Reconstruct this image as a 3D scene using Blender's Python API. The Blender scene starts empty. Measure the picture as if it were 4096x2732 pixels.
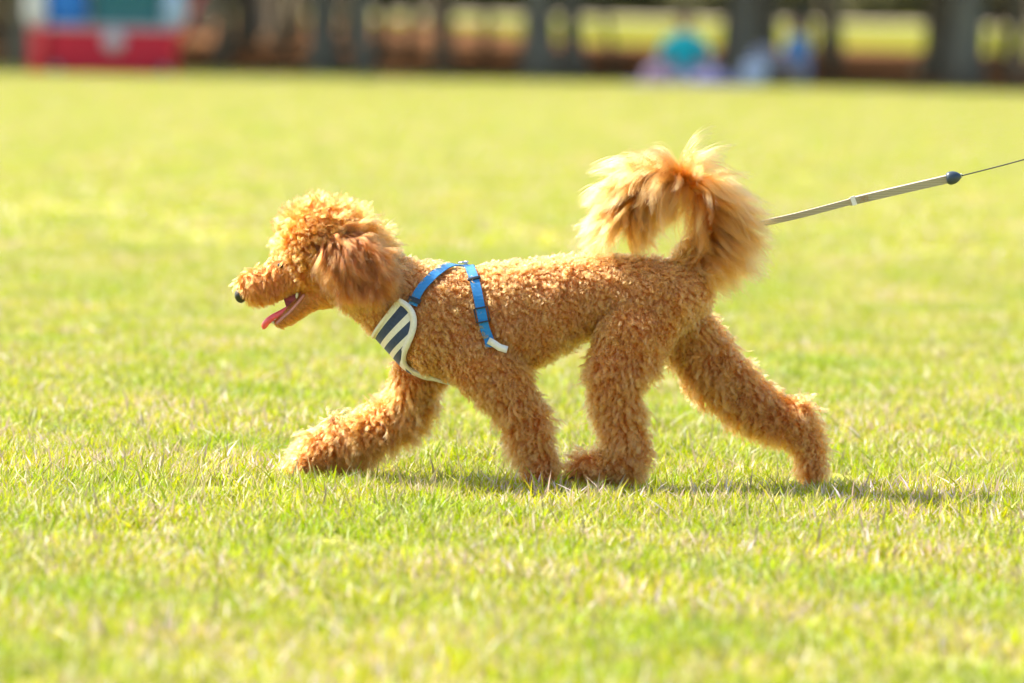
import bpy, bmesh, math, random
import numpy as np
from mathutils import Vector, Matrix, Quaternion, noise
from mathutils.bvhtree import BVHTree
from mathutils.kdtree import KDTree

R = math.radians
rng = np.random.default_rng(7)
random.seed(7)
sc = bpy.context.scene
COL = sc.collection

# ------------------------------------------------------------------ camera
FOC = 200.0
F = 4096 * FOC / 36.0
CAM = np.array([0.0, -9.55, 0.804])
PITCH, ROLL = R(3.33), R(1.19)
_f = np.array([0, math.cos(PITCH), -math.sin(PITCH)])
_u = np.array([0, math.sin(PITCH), math.cos(PITCH)])
_r = np.array([1.0, 0, 0])
CU = _u * math.cos(ROLL) - _r * math.sin(ROLL)
CR = _r * math.cos(ROLL) + _u * math.sin(ROLL)
cam = bpy.data.cameras.new('camera')
cam.lens = FOC; cam.sensor_width = 36; cam.clip_start = 0.5; cam.clip_end = 3000
cam.dof.use_dof = True; cam.dof.focus_distance = 9.50; cam.dof.aperture_fstop = 3.9
co = bpy.data.objects.new('camera', cam)
M = Matrix(((CR[0], CU[0], -_f[0], CAM[0]), (CR[1], CU[1], -_f[1], CAM[1]), (CR[2], CU[2], -_f[2], CAM[2]), (0, 0, 0, 1)))
co.matrix_world = M
COL.objects.link(co)
sc.camera = co


def ray(px, py):
    return _f + CR * ((px - 2048) / F) - CU * ((py - 1366) / F)


def P(px, py, y=0.0):
    d = ray(px, py)
    return CAM + d * ((y - CAM[1]) / d[1])


def G(px, py, z=0.0):
    d = ray(px, py)
    return CAM + d * ((z - CAM[2]) / d[2])


# ------------------------------------------------------------------ light
EL, AZ = R(47), R(24)            # sun: from the left, a little behind the dog
SUN = np.array([-math.cos(AZ) * math.cos(EL), math.sin(AZ) * math.cos(EL), math.sin(EL)])
world = bpy.data.worlds.new('World'); sc.world = world; world.use_nodes = True
wn = world.node_tree.nodes; wl = world.node_tree.links
sky = wn.new('ShaderNodeTexSky'); sky.sky_type = 'NISHITA'; sky.sun_disc = False
sky.sun_elevation = EL; sky.sun_rotation = math.atan2(SUN[0], SUN[1])
sky.air_density = 1.0; sky.dust_density = 2.0; sky.ozone_density = 1.0
bg = wn['Background']; bg.inputs['Strength'].default_value = 0.15
wl.new(sky.outputs[0], bg.inputs['Color'])
sl = bpy.data.lights.new('sun', 'SUN'); sl.energy = 5.0; sl.angle = R(0.5); sl.color = (1.0, 0.93, 0.82)
so = bpy.data.objects.new('sun', sl); COL.objects.link(so)
so.rotation_mode = 'QUATERNION'; so.rotation_quaternion = Vector(SUN).to_track_quat('Z', 'Y')
sc.view_settings.view_transform = 'Standard'; sc.view_settings.look = 'None'
sc.view_settings.gamma = 1.0; sc.view_settings.use_curve_mapping = False
sc.view_settings.exposure = 1.2
sc.render.engine = 'CYCLES'
cy = sc.cycles
cy.use_denoising = True; cy.denoiser = 'OPENIMAGEDENOISE'; cy.denoising_input_passes = 'RGB_ALBEDO_NORMAL'
cy.max_bounces = 10; cy.diffuse_bounces = 4; cy.glossy_bounces = 3; cy.transmission_bounces = 8
cy.transparent_max_bounces = 8; cy.caustics_reflective = False; cy.caustics_refractive = False
cy.use_adaptive_sampling = True; cy.adaptive_threshold = 0.015
cy.sample_clamp_indirect = 6.0
try:
    sc.cycles_curves.shape = 'RIBBONS'
    sc.cycles_curves.subdivisions = 2
except Exception:
    pass

# ------------------------------------------------------------------ helpers


def tag(o, label=None, cat=None, group=None, kind=None):
    if label: o['label'] = label
    if cat: o['category'] = cat
    if group: o['group'] = group
    if kind: o['kind'] = kind
    return o


def empty(name, loc, **kw):
    o = bpy.data.objects.new(name, None)
    o.empty_display_size = 0.05
    o.location = Vector(loc); COL.objects.link(o)
    return tag(o, **kw)


def link(name, me, mat=None, parent=None, smooth=True, **kw):
    """a mesh given in world coordinates; kept there when parented"""
    o = bpy.data.objects.new(name, me); COL.objects.link(o)
    if mat is not None and not me.materials:
        for m_ in (mat if isinstance(mat, (list, tuple)) else [mat]): me.materials.append(m_)
    if smooth:
        me.shade_smooth()
    if parent is not None:
        o.parent = parent
        top = parent
        off = Vector((0, 0, 0))
        while top is not None:
            off += top.location; top = top.parent
        me.transform(Matrix.Translation(-off))
    return tag(o, **kw)


def mesh_from(name, v, f):
    me = bpy.data.meshes.new(name)
    me.from_pydata([tuple(map(float, p)) for p in v], [], [tuple(map(int, q)) for q in f])
    me.update()
    return me


def bm_mesh(bm, name='m'):
    me = bpy.data.meshes.new(name); bm.to_mesh(me); bm.free(); return me


def box_bm(bm, c, s, rot=None, bev=0.0):
    r = bmesh.ops.create_cube(bm, size=1.0)
    vs = r['verts']
    bmesh.ops.scale(bm, vec=s, verts=vs)
    if bev:
        es = list({e for v in vs for e in v.link_edges})
        rr = bmesh.ops.bevel(bm, geom=es, offset=bev, segments=2, affect='EDGES', profile=0.6)
        vs = list({v for f in rr['faces'] for v in f.verts} | {v for v in vs if v.is_valid})
    if rot is not None:
        bmesh.ops.rotate(bm, cent=(0, 0, 0), matrix=rot, verts=vs)
    bmesh.ops.translate(bm, vec=c, verts=vs)


def tube(pts, rad, n=10, cap=True, flat=None):
    """swept tube through pts; flat=(wx,wy,side) makes a flat band with given half sizes"""
    pts = [np.array(p, float) for p in pts]
    V, Fc = [], []
    N = len(pts)
    prev = None
    for i, p in enumerate(pts):
        t = pts[min(i + 1, N - 1)] - pts[max(i - 1, 0)]
        t /= np.linalg.norm(t) + 1e-12
        a = np.array([0, 1.0, 0]) if prev is None else prev
        a = a - t * a.dot(t)
        if np.linalg.norm(a) < 1e-4: a = np.array([1.0, 0, 0]) - t * t[0]
        a /= np.linalg.norm(a); prev = a
        b = np.cross(t, a)
        r = rad[i] if hasattr(rad, '__len__') else rad
        for k in range(n):
            th = 2 * math.pi * k / n
            V.append(p + a * r * math.cos(th) + b * r * math.sin(th))
    for i in range(N - 1):
        for k in range(n):
            k2 = (k + 1) % n
            Fc.append((i * n + k, i * n + k2, (i + 1) * n + k2, (i + 1) * n + k))
    if cap:
        Fc.append(tuple(range(n))[::-1]); Fc.append(tuple((N - 1) * n + k for k in range(n)))
    return V, Fc


def catmull(pts, m=8):
    pts = [np.array(p, float) for p in pts]
    q = [2 * pts[0] - pts[1]] + pts + [2 * pts[-1] - pts[-2]]
    out = []
    for i in range(1, len(q) - 2):
        for k in range(m):
            t = k / m
            out.append(0.5 * ((2 * q[i]) + (-q[i - 1] + q[i + 1]) * t + (2 * q[i - 1] - 5 * q[i] + 4 * q[i + 1] - q[i + 2]) * t * t
                              + (-q[i - 1] + 3 * q[i] - 3 * q[i + 1] + q[i + 2]) * t ** 3))
    out.append(pts[-1])
    return out


# ------------------------------------------------------------------ materials
def newmat(name):
    m = bpy.data.materials.new(name); m.use_nodes = True
    nt = m.node_tree
    for n in list(nt.nodes): nt.nodes.remove(n)
    out = nt.nodes.new('ShaderNodeOutputMaterial')
    return m, nt, out


def nd(nt, typ, **kw):
    n = nt.nodes.new(typ)
    for k, v in kw.items():
        if k.startswith('i_'):
            n.inputs[k[2:].replace('_', ' ')].default_value = v
        else:
            setattr(n, k, v)
    return n


def ramp(nt, stops):
    r = nt.nodes.new('ShaderNodeValToRGB')
    e = r.color_ramp.elements
    e[0].position, e[0].color = stops[0][0], (*stops[0][1], 1)
    e[1].position, e[1].color = stops[-1][0], (*stops[-1][1], 1)
    for p_, c_ in stops[1:-1]:
        x = e.new(p_); x.color = (*c_, 1)
    return r


def simple(name, colr, rough=0.6, noise_scale=40, var=0.15, bump=0.15, sheen=0.0, metal=0.0, spec=0.5, sss=0.0):
    m, nt, out = newmat(name)
    b = nd(nt, 'ShaderNodeBsdfPrincipled')
    b.inputs['Roughness'].default_value = rough; b.inputs['Metallic'].default_value = metal
    b.inputs['Specular IOR Level'].default_value = spec
    if sheen: b.inputs['Sheen Weight'].default_value = sheen
    if sss:
        b.inputs['Subsurface Weight'].default_value = sss; b.inputs['Subsurface Radius'].default_value = (.01, .003, .002)
        b.inputs['Subsurface Scale'].default_value = 1.0
    tc = nd(nt, 'ShaderNodeTexCoord')
    nz = nd(nt, 'ShaderNodeTexNoise'); nz.inputs['Scale'].default_value = noise_scale; nz.inputs['Detail'].default_value = 6
    nt.links.new(tc.outputs['Object'], nz.inputs['Vector'])
    lo = tuple(c * (1 - var) for c in colr); hi = tuple(min(1, c * (1 + var)) for c in colr)
    rp = ramp(nt, [(0.3, lo), (0.7, hi)])
    nt.links.new(nz.outputs['Fac'], rp.inputs['Fac']); nt.links.new(rp.outputs['Color'], b.inputs['Base Color'])
    if bump:
        bp = nd(nt, 'ShaderNodeBump'); bp.inputs['Strength'].default_value = bump; bp.inputs['Distance'].default_value = 0.002
        nt.links.new(nz.outputs['Fac'], bp.inputs['Height']); nt.links.new(bp.outputs['Normal'], b.inputs['Normal'])
    nt.links.new(b.outputs[0], out.inputs['Surface'])
    return m


def hair_mat(name, colr, tip=None, rough=0.35):
    m, nt, out = newmat(name)
    h = nd(nt, 'ShaderNodeBsdfHairPrincipled')
    h.model = 'CHIANG'; h.parametrization = 'COLOR'
    hi = nd(nt, 'ShaderNodeHairInfo')
    tip = tip or tuple(min(1, c * 1.25) for c in colr)
    mx = nd(nt, 'ShaderNodeMix', data_type='RGBA')
    mx.inputs[6].default_value = (*[c * 0.80 for c in colr], 1); mx.inputs[7].default_value = (*tip, 1)
    nt.links.new(hi.outputs['Intercept'], mx.inputs[0])
    at = nd(nt, 'ShaderNodeAttribute', attribute_name='tint')
    mul = nd(nt, 'ShaderNodeMix', data_type='RGBA', blend_type='MULTIPLY')
    mul.inputs[0].default_value = 1.0
    nt.links.new(mx.outputs[2], mul.inputs[6]); nt.links.new(at.outputs['Color'], mul.inputs[7])
    nt.links.new(mul.outputs[2], h.inputs['Color'])
    h.inputs['Roughness'].default_value = rough; h.inputs['Radial Roughness'].default_value = 0.55
    h.inputs['Coat'].default_value = 0.0
    h.inputs['Random Roughness'].default_value = 0.2
    nt.links.new(h.outputs[0], out.inputs['Surface'])
    return m


def blade_mat():
    m, nt, out = newmat('grass_blade')
    at = nd(nt, 'ShaderNodeAttribute', attribute_name='tint')
    geo = nd(nt, 'ShaderNodeNewGeometry')
    nz = nd(nt, 'ShaderNodeTexNoise'); nz.inputs['Scale'].default_value = 2.2; nz.inputs['Detail'].default_value = 5
    nt.links.new(geo.outputs['Position'], nz.inputs['Vector'])
    rp = ramp(nt, [(0.34, (0.80, 0.94, 0.6)), (0.5, (1, 1, 1)), (0.66, (1.18, 1.06, 1.6))])
    nt.links.new(nz.outputs['Fac'], rp.inputs['Fac'])
    mul = nd(nt, 'ShaderNodeMix', data_type='RGBA', blend_type='MULTIPLY'); mul.inputs[0].default_value = 1
    nt.links.new(at.outputs['Color'], mul.inputs[6]); nt.links.new(rp.outputs['Color'], mul.inputs[7])
    b = nd(nt, 'ShaderNodeBsdfPrincipled'); b.inputs['Roughness'].default_value = 0.45
    b.inputs['Specular IOR Level'].default_value = 0.35
    t = nd(nt, 'ShaderNodeBsdfTranslucent')
    nt.links.new(mul.outputs[2], b.inputs['Base Color']); nt.links.new(mul.outputs[2], t.inputs['Color'])
    mx = nd(nt, 'ShaderNodeMixShader'); mx.inputs[0].default_value = 0.5
    nt.links.new(b.outputs[0], mx.inputs[1]); nt.links.new(t.outputs[0], mx.inputs[2])
    nt.links.new(mx.outputs[0], out.inputs['Surface'])
    return m


def ground_mat(name, stops, scale=0.6, fine=25.0, bump=0.5):
    m, nt, out = newmat(name)
    geo = nd(nt, 'ShaderNodeNewGeometry')
    n1 = nd(nt, 'ShaderNodeTexNoise'); n1.inputs['Scale'].default_value = scale; n1.inputs['Detail'].default_value = 5
    n2 = nd(nt, 'ShaderNodeTexNoise'); n2.inputs['Scale'].default_value = fine; n2.inputs['Detail'].default_value = 8
    nt.links.new(geo.outputs['Position'], n1.inputs['Vector']); nt.links.new(geo.outputs['Position'], n2.inputs['Vector'])
    mm = nd(nt, 'ShaderNodeMath', operation='ADD'); nt.links.new(n1.outputs['Fac'], mm.inputs[0]); nt.links.new(n2.outputs['Fac'], mm.inputs[1])
    m2 = nd(nt, 'ShaderNodeMath', operation='MULTIPLY'); m2.inputs[1].default_value = 0.5; nt.links.new(mm.outputs[0], m2.inputs[0])
    rp = ramp(nt, stops); nt.links.new(m2.outputs[0], rp.inputs['Fac'])
    b = nd(nt, 'ShaderNodeBsdfPrincipled'); b.inputs['Roughness'].default_value = 1.0; b.inputs['Specular IOR Level'].default_value = 0.0
    nt.links.new(rp.outputs['Color'], b.inputs['Base Color'])
    bp = nd(nt, 'ShaderNodeBump'); bp.inputs['Strength'].default_value = bump; bp.inputs['Distance'].default_value = 0.02
    nt.links.new(n2.outputs['Fac'], bp.inputs['Height']); nt.links.new(bp.outputs['Normal'], b.inputs['Normal'])
    nt.links.new(b.outputs[0], out.inputs['Surface'])
    return m


MB = blade_mat()
M_lawn = ground_mat('lawn_soil', [(0.3, (0.26, 0.27, 0.05)), (0.5, (0.34, 0.33, 0.08)), (0.7, (0.42, 0.38, 0.14))], 0.7, 30)
M_far = ground_mat('far_lawn', [(0.3, (0.14, 0.165, 0.015)), (0.5, (0.175, 0.185, 0.022)), (0.7, (0.22, 0.20, 0.045))], 0.15, 6)
M_litter = ground_mat('leaf_litter', [(0.3, (0.11, 0.050, 0.024)), (0.5, (0.20, 0.095, 0.043)), (0.7, (0.28, 0.145, 0.068))], 0.9, 14)
M_path = ground_mat('sand_path', [(0.3, (0.36, 0.29, 0.21)), (0.7, (0.46, 0.38, 0.29))], 0.4, 8)
M_bark = ground_mat('bark', [(0.3, (0.14, 0.120, 0.085)), (0.5, (0.21, 0.18, 0.125)), (0.7, (0.26, 0.25, 0.155))], 2.0, 18, 0.8)
M_skin = simple('fur_skin', (0.40, 0.15, 0.035), 0.8)
M_hair = hair_mat('apricot_curl', (0.61, 0.136, 0.026), (0.78, 0.225, 0.056))
M_hair_leg = hair_mat('apricot_leg', (0.60, 0.124, 0.020), (0.76, 0.205, 0.042))
M_hair_head = hair_mat('apricot_head', (0.50, 0.100, 0.012), (0.67, 0.170, 0.028))
M_hair_tail = hair_mat('apricot_tail', (0.56, 0.105, 0.008), (0.72, 0.20, 0.040))

# ------------------------------------------------------------------ ground
def sheet(name, x0, x1, y0, y1, z, mat, n=1):
    v = [(x0, y0, z), (x1, y0, z), (x1, y1, z), (x0, y1, z)]
    return link(name, mesh_from(name, v, [(0, 1, 2, 3)]), mat, kind='structure', smooth=False)


EDGE = 59.5      # where the lawn meets the leaf litter under the trees (m beyond the dog)
sheet('ground', -900, 900, -200, 1800, -0.012, M_far)
sheet('lawn', -60, 60, -14, EDGE + 1, 0.0, M_lawn)
def edge_y(x): return 56.6 - 0.40 * x if abs(x) < 6 else (56.6 - 2.4 * math.copysign(1, x))


wf = [(-90, edge_y(-9)), (-6, edge_y(-6)), (6, edge_y(6)), (60, edge_y(9))]
for px_, ds in ((4600, 130), (4096, 140), (3450, 158), (3000, 150), (2400, 150), (2100, 185), (1900, 240), (1700, 310), (1200, 318), (0, 320), (-2500, 320)):
    wf.append((P(px_, 200, ds - 9.55)[0], ds - 9.55))
link('woodland_floor', mesh_from('woodland_floor', [(x, y, 0.004) for x, y in wf], [tuple(range(len(wf)))]), M_litter, kind='structure', smooth=False)
sheet('sand_path', -900, 900, 560, 900, 0.0, M_path)


# ------------------------------------------------------------------ grass
def clump(nb, rad, h0, h1, w, seed, straw=0.25, tall=0.0):
    r = np.random.default_rng(seed)
    V, Fc, C = [], [], []
    for b in range(nb):
        a = r.uniform(0, 2 * math.pi); q = rad * math.sqrt(r.uniform())
        x, y = q * math.cos(a), q * math.sin(a)
        h = r.uniform(h0, h1) * (1 - 0.25 * q / rad)
        if r.uniform() < tall: h *= r.uniform(1.3, 1.8)
        lean = r.uniform(0.1, 1.05); la = r.uniform(0, 2 * math.pi)
        fa = r.uniform(0, math.pi); ww = w * r.uniform(0.6, 1.3)
        u = r.uniform()
        if u < straw:
            c = np.array([0.56, 0.445, 0.25]) * r.uniform(0.6, 1.12)
            if r.uniform() < 0.22: c = np.array([0.72, 0.66, 0.50]) * r.uniform(.9, 1.1)
        elif u < straw + 0.12:
            c = np.array([0.52, 0.50, 0.12]) * r.uniform(0.8, 1.1)
        else:
            c = np.array([0.41, 0.465, 0.008]) * r.uniform(0.62, 1.28) * np.array([r.uniform(.80, 1.25), 1, r.uniform(.5, 2.2)])
        S = 3
        base = len(V)
        for i in range(S + 1):
            t = i / S
            px = x + math.cos(la) * lean * h * t * t; py = y + math.sin(la) * lean * h * t * t
            pz = h * t * (1 - 0.25 * lean * t)
            wd = ww * (1 - t ** 1.6) * 0.5 + 0.0002
            dx, dy = math.cos(fa) * wd, math.sin(fa) * wd
            if i < S:
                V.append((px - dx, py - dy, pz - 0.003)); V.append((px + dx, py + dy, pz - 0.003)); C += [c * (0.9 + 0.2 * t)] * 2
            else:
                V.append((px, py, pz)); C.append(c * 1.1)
        for i in range(S - 1):
            k = base + 2 * i
            Fc.append((k, k + 1, k + 3, k + 2))
        Fc.append((base + 2 * S - 2, base + 2 * S - 1, base + 2 * S))
    me = mesh_from('grass_clump', V, Fc)
    ca = me.color_attributes.new('tint', 'FLOAT_COLOR', 'POINT')
    arr = np.ones((len(V), 4), np.float32); arr[:, :3] = np.clip(np.array(C), 0, 1)
    ca.data.foreach_set('color', arr.ravel())
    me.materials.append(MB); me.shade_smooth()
    return bpy.data.objects.new('grass_clump', me)      # instanced only, never linked


def scatter_points(y0, y1, dens, hw0, hwk, s0, s1, zs):
    area_pts = []
    ys = np.arange(y0, y1, 0.25)
    for y in ys:
        hw = hw0 + hwk * (y + 9.55)
        n = rng.poisson(dens * 2 * hw * 0.25)
        area_pts.append(np.stack([rng.uniform(-hw, hw, n), rng.uniform(y, y + 0.25, n), np.zeros(n)], 1))
    p = np.concatenate(area_pts)
    return p, rng.uniform(s0, s1, len(p))


def instancer(name, pts, scl, sources, **kw):
    me = bpy.data.meshes.new(name)
    me.from_pydata([tuple(p) for p in pts], [], [])
    n = len(pts)
    a = me.attributes.new('sc', 'FLOAT', 'POINT'); a.data.foreach_set('value', np.asarray(scl, np.float32))
    a = me.attributes.new('rz', 'FLOAT', 'POINT'); a.data.foreach_set('value', rng.uniform(0, 6.283, n).astype(np.float32))
    a = me.attributes.new('vi', 'INT', 'POINT'); a.data.foreach_set('value', rng.integers(0, len(sources), n).astype(np.int32))
    o = bpy.data.objects.new(name, me); COL.objects.link(o)
    ng = bpy.data.node_groups.new(name, 'GeometryNodeTree')
    ng.interface.new_socket('Geometry', in_out='INPUT', socket_type='NodeSocketGeometry')
    ng.interface.new_socket('Geometry', in_out='OUTPUT', socket_type='NodeSocketGeometry')
    N, Lk = ng.nodes, ng.links
    gi = N.new('NodeGroupInput'); go = N.new('NodeGroupOutput')
    mp = N.new('GeometryNodeMeshToPoints'); ip = N.new('GeometryNodeInstanceOnPoints')
    jn = N.new('GeometryNodeGeometryToInstance')
    for s_ in reversed(sources):
        oi = N.new('GeometryNodeObjectInfo'); oi.inputs['Object'].default_value = s_
        Lk.new(oi.outputs['Geometry'], jn.inputs[0])
    # Geometry to Instance on several inputs gives one instance each
    def attr(nm, t):
        x = N.new('GeometryNodeInputNamedAttribute'); x.data_type = t; x.inputs['Name'].default_value = nm; return x.outputs[0]
    Lk.new(gi.outputs[0], mp.inputs['Mesh']); Lk.new(mp.outputs[0], ip.inputs['Points']); Lk.new(jn.outputs[0], ip.inputs['Instance'])
    ip.inputs['Pick Instance'].default_value = True
    Lk.new(attr('vi', 'INT'), ip.inputs['Instance Index'])
    cx = N.new('ShaderNodeCombineXYZ'); Lk.new(attr('rz', 'FLOAT'), cx.inputs['Z'])
    Lk.new(cx.outputs[0], ip.inputs['Rotation'])
    Lk.new(attr('sc', 'FLOAT'), ip.inputs['Scale'])
    Lk.new(ip.outputs[0], go.inputs[0])
    md = o.modifiers.new('scatter', 'NODES'); md.node_group = ng
    return tag(o, **kw)


near_src = [clump(230, 0.09, 0.014, 0.037, 0.0044, s, 0.27, 0.03) for s in range(7)]
p1, s1 = scatter_points(-4.2, 9, 140, 0.5, 0.11, 0.7, 1.25, 0)
# thin the tall ones right under the camera-facing side of the paws: keep everything, heights vary by noise
hn = np.array([noise.noise(Vector((p[0] * 3, p[1] * 3, 0))) for p in p1])
s1 = s1 * (1 + 0.22 * hn)
grass = instancer('lawn_grass', p1, s1, near_src, kind='stuff', label='short sunlit yellow green lawn with dry straw blades around the dog', cat='grass')
far_src = [clump(150, 0.20, 0.016, 0.036, 0.010, s + 50, 0.27, 0.0) for s in range(5)]
p2, s2 = scatter_points(9, EDGE - 0.1, 20, 0.9, 0.115, 0.8, 1.3, 0)
k2 = p2[:, 1] < np.array([edge_y(x) for x in p2[:, 0]]); p2, s2 = p2[k2], s2[k2]
far_grass = instancer('distant_grass', p2, s2, far_src, kind='stuff', label='smooth blurred yellow green lawn stretching behind the dog to the trees', cat='grass')

# a few long pale blades and weed stalks standing proud of the lawn round the paws
tall_src = [clump(7, 0.03, 0.042, 0.070, 0.0042, s + 90, 0.55, 0.0) for s in range(5)]
p3, s3 = scatter_points(-1.3, 1.6, 15, 1.1, 0.0, 0.75, 1.15, 0)
p4, s4 = scatter_points(-0.45, -0.07, 130, 1.1, 0.0, 0.72, 1.15, 0)
p3 = np.concatenate([p3, p4]); s3 = np.concatenate([s3, s4])
instancer('tall_grass', p3, s3, tall_src, kind='stuff', label='longer pale grass blades standing up around the paws', cat='grass')

# ------------------------------------------------------------------ dog
K = 9.55 / F
# fur classes: length m, stand-off m, bend, curl radius, turns, flow xyz, region id
CLS = {
    'body': (0.0165, 0.0085, 0.58, 0.0024, 1.6, (0.75, 0, -0.75), 0),
    'neck': (0.0160, 0.0085, 0.50, 0.0022, 1.7, (0.6, 0, -0.9), 0),
    'top': (0.028, 0.018, 0.25, 0.0036, 1.7, (0.5, 0, 0.1), 1),
    'crest': (0.055, 0.022, 0.72, 0.0030, 0.9, (1.0, 0, -0.12), 1),
    'face': (0.0110, 0.0040, 0.80, 0.0015, 0.8, (0.55, 0, -0.8), 1),
    'muzz': (0.0135, 0.0055, 0.72, 0.0013, 0.6, (0.45, 0, -0.9), 1),
    'jaw': (0.009, 0.0030, 0.85, 0.0010, 0.5, (0.8, 0, -0.3), 1),
    'leg': (0.0265, 0.0120, 0.50, 0.0027, 1.7, (0.1, 0, -1.0), 2),
    'legf': (0.033, 0.0140, 0.55, 0.0034, 1.5, (0.35, 0, -1.0), 2),
    'paw': (0.020, 0.0085, 0.55, 0.0028, 0.9, (-0.5, 0, -0.6), 2),
    'tailb': (0.030, 0.008, 0.5, 0.003, 1.0, (0.3, 0, 0.4), 0),
}
# chain nodes: px, py, outer radius px (with fur), depth y m, lateral outer radius m, class
TORSO = [(2735, 1170, 118, 0, .058, 'body'), (2690, 1185, 145, 0, .070, 'body'), (2600, 1182, 152, 0, .074, 'body'),
         (2450, 1178, 156, 0, .070, 'body'), (2300, 1193, 172, 0, .070, 'body'), (2150, 1240, 205, 0, .078, 'body'),
         (2000, 1285, 240, 0, .084, 'body'), (1850, 1300, 240, 0, .084, 'body'), (1730, 1272, 228, 0, .078, 'body'),
         (1640, 1230, 190, 0, .068, 'neck'), (1550, 1175, 165, 0, .060, 'neck'), (1470, 1130, 145, 0, .056, 'neck'), (1380, 1080, 130, 0, .054, 'neck')]
SKULL = [(1285, 945, 160, 0, .066, 'top'), (1265, 965, 172, 0, .068, 'top'), (1330, 970, 165, 0, .066, 'top')]
CREST = [(1370, 985, 160, 0, .062, 'crest'), (1430, 1010, 130, 0, .052, 'crest')]
CHEEK = [(1255, 1085, 105, 0, .056, 'face'), (1185, 1080, 92, 0, .046, 'face'), (1140, 1085, 82, 0, .037, 'face')]
MUZZ = [(1150, 1112, 88, 0, .036, 'muzz'), (1090, 1130, 87, 0, .033, 'muzz'), (1035, 1143, 83, 0, .032, 'muzz'), (1004, 1152, 73, 0, .028, 'muzz')]
JAW = [(1300, 1165, 70, 0, .044, 'jaw'), (1245, 1190, 52, 0, .030, 'jaw'), (1190, 1232, 44, 0, .024, 'jaw'), (1150, 1265, 38, 0, .021, 'jaw'), (1118, 1290, 28, 0, .017, 'jaw')]
NH = [(2620, 1240, 135, -.025, .050, 'body'), (2535, 1330, 160, -.045, .042, 'body'), (2490, 1430, 145, -.052, .040, 'leg'),
      (2455, 1515, 122, -.056, .038, 'leg'), (2468, 1610, 108, -.056, .036, 'leg'), (2482, 1700, 100, -.056, .034, 'leg'),
      (2510, 1780, 96, -.056, .033, 'leg'), (2500, 1845, 84, -.056, .031, 'paw'), (2425, 1868, 80, -.056, .034, 'leg'), (2330, 1868, 68, -.056, .033, 'leg')]
NH2 = [(2500, 1750, 90, -.056, .032, 'leg'), (2555, 1822, 58, -.056, .026, 'leg'), (2530, 1870, 52, -.056, .026, 'leg')]
FH = [(2690, 1270, 115, .030, .050, 'body'), (2780, 1380, 140, .045, .042, 'leg'), (2872, 1500, 130, .052, .038, 'leg'),
      (3020, 1630, 114, .055, .034, 'leg'), (3110, 1672, 104, .056, .033, 'leg'), (3180, 1700, 98, .056, .032, 'leg'), (3238, 1790, 74, .056, .028, 'leg'),
      (3255, 1865, 56, .056, .024, 'paw'), (3248, 1930, 44, .056, .022, 'paw')]
NF = [(1850, 1330, 165, -.035, .050, 'body'), (1930, 1440, 145, -.048, .042, 'body'), (2010, 1530, 124, -.055, .038, 'leg'),
      (2075, 1635, 103, -.057, .034, 'leg'), (2122, 1740, 100, -.057, .033, 'leg'), (2148, 1825, 82, -.057, .031, 'leg'),
      (2158, 1890, 64, -.057, .030, 'paw'), (2135, 1930, 46, -.057, .028, 'paw')]
FF = [(1700, 1420, 115, .030, .045, 'body'), (1655, 1530, 112, .046, .038, 'legf'), (1640, 1625, 108, .052, .036, 'legf'),
      (1555, 1690, 100, .055, .034, 'legf'), (1450, 1745, 104, .055, .034, 'legf'), (1365, 1762, 112, .055, .035, 'legf'),
      (1300, 1800, 100, .055, .034, 'legf'), (1240, 1842, 74, .055, .032, 'legf'), (1190, 1872, 52, .055, .028, 'paw')]
FF2 = [(1350, 1740, 90, .055, .030, 'legf'), (1335, 1690, 62, .055, .022, 'legf')]
TAILB = [(2735, 1085, 62, 0, .028, 'tailb'), (2790, 1010, 40, 0, .017, 'tailb'), (2828, 940, 32, 0, .014, 'tailb')]
TAIL = [(2765, 1050, 34, 0), (2800, 1000, 32, 0), (2828, 940, 30, 0), (2835, 870, 28, 0), (2808, 782, 26, 0), (2738, 722, 24, 0), (2660, 716, 22, 0), (2582, 756, 20, 0), (2530, 830, 18, 0), (2500, 890, 14, 0)]
FH2 = [(3170, 1690, 88, .056, .030, 'leg'), (3212, 1640, 62, .056, .024, 'leg')]
CHAINS = [TORSO, SKULL, CREST, CHEEK, MUZZ, JAW, NH, NH2, FH, FH2, NF, FF, FF2, TAILB]
REG = [0, 1, 1, 1, 1, 1, 3, 3, 4, 4, 5, 6, 6, 0]      # region: coat, head, four legs


def sphere_template(nu=14, nv=9):
    v, f = [], []
    for j in range(1, nv):
        for i in range(nu):
            th = math.pi * j / nv; ph = 2 * math.pi * i / nu
            v.append((math.sin(th) * math.cos(ph), math.sin(th) * math.sin(ph), math.cos(th)))
    top = len(v); v.append((0, 0, 1)); bot = len(v); v.append((0, 0, -1))
    for j in range(nv - 2):
        for i in range(nu):
            a = j * nu + i; b = j * nu + (i + 1) % nu
            f.append((a, a + nu, b + nu, b))
    for i in range(nu):
        f.append((top, i, (i + 1) % nu)); f.append((bot, (nv - 2) * nu + (i + 1) % nu, (nv - 2) * nu + i))
    return np.array(v), f


SV, SF = sphere_template()


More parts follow.
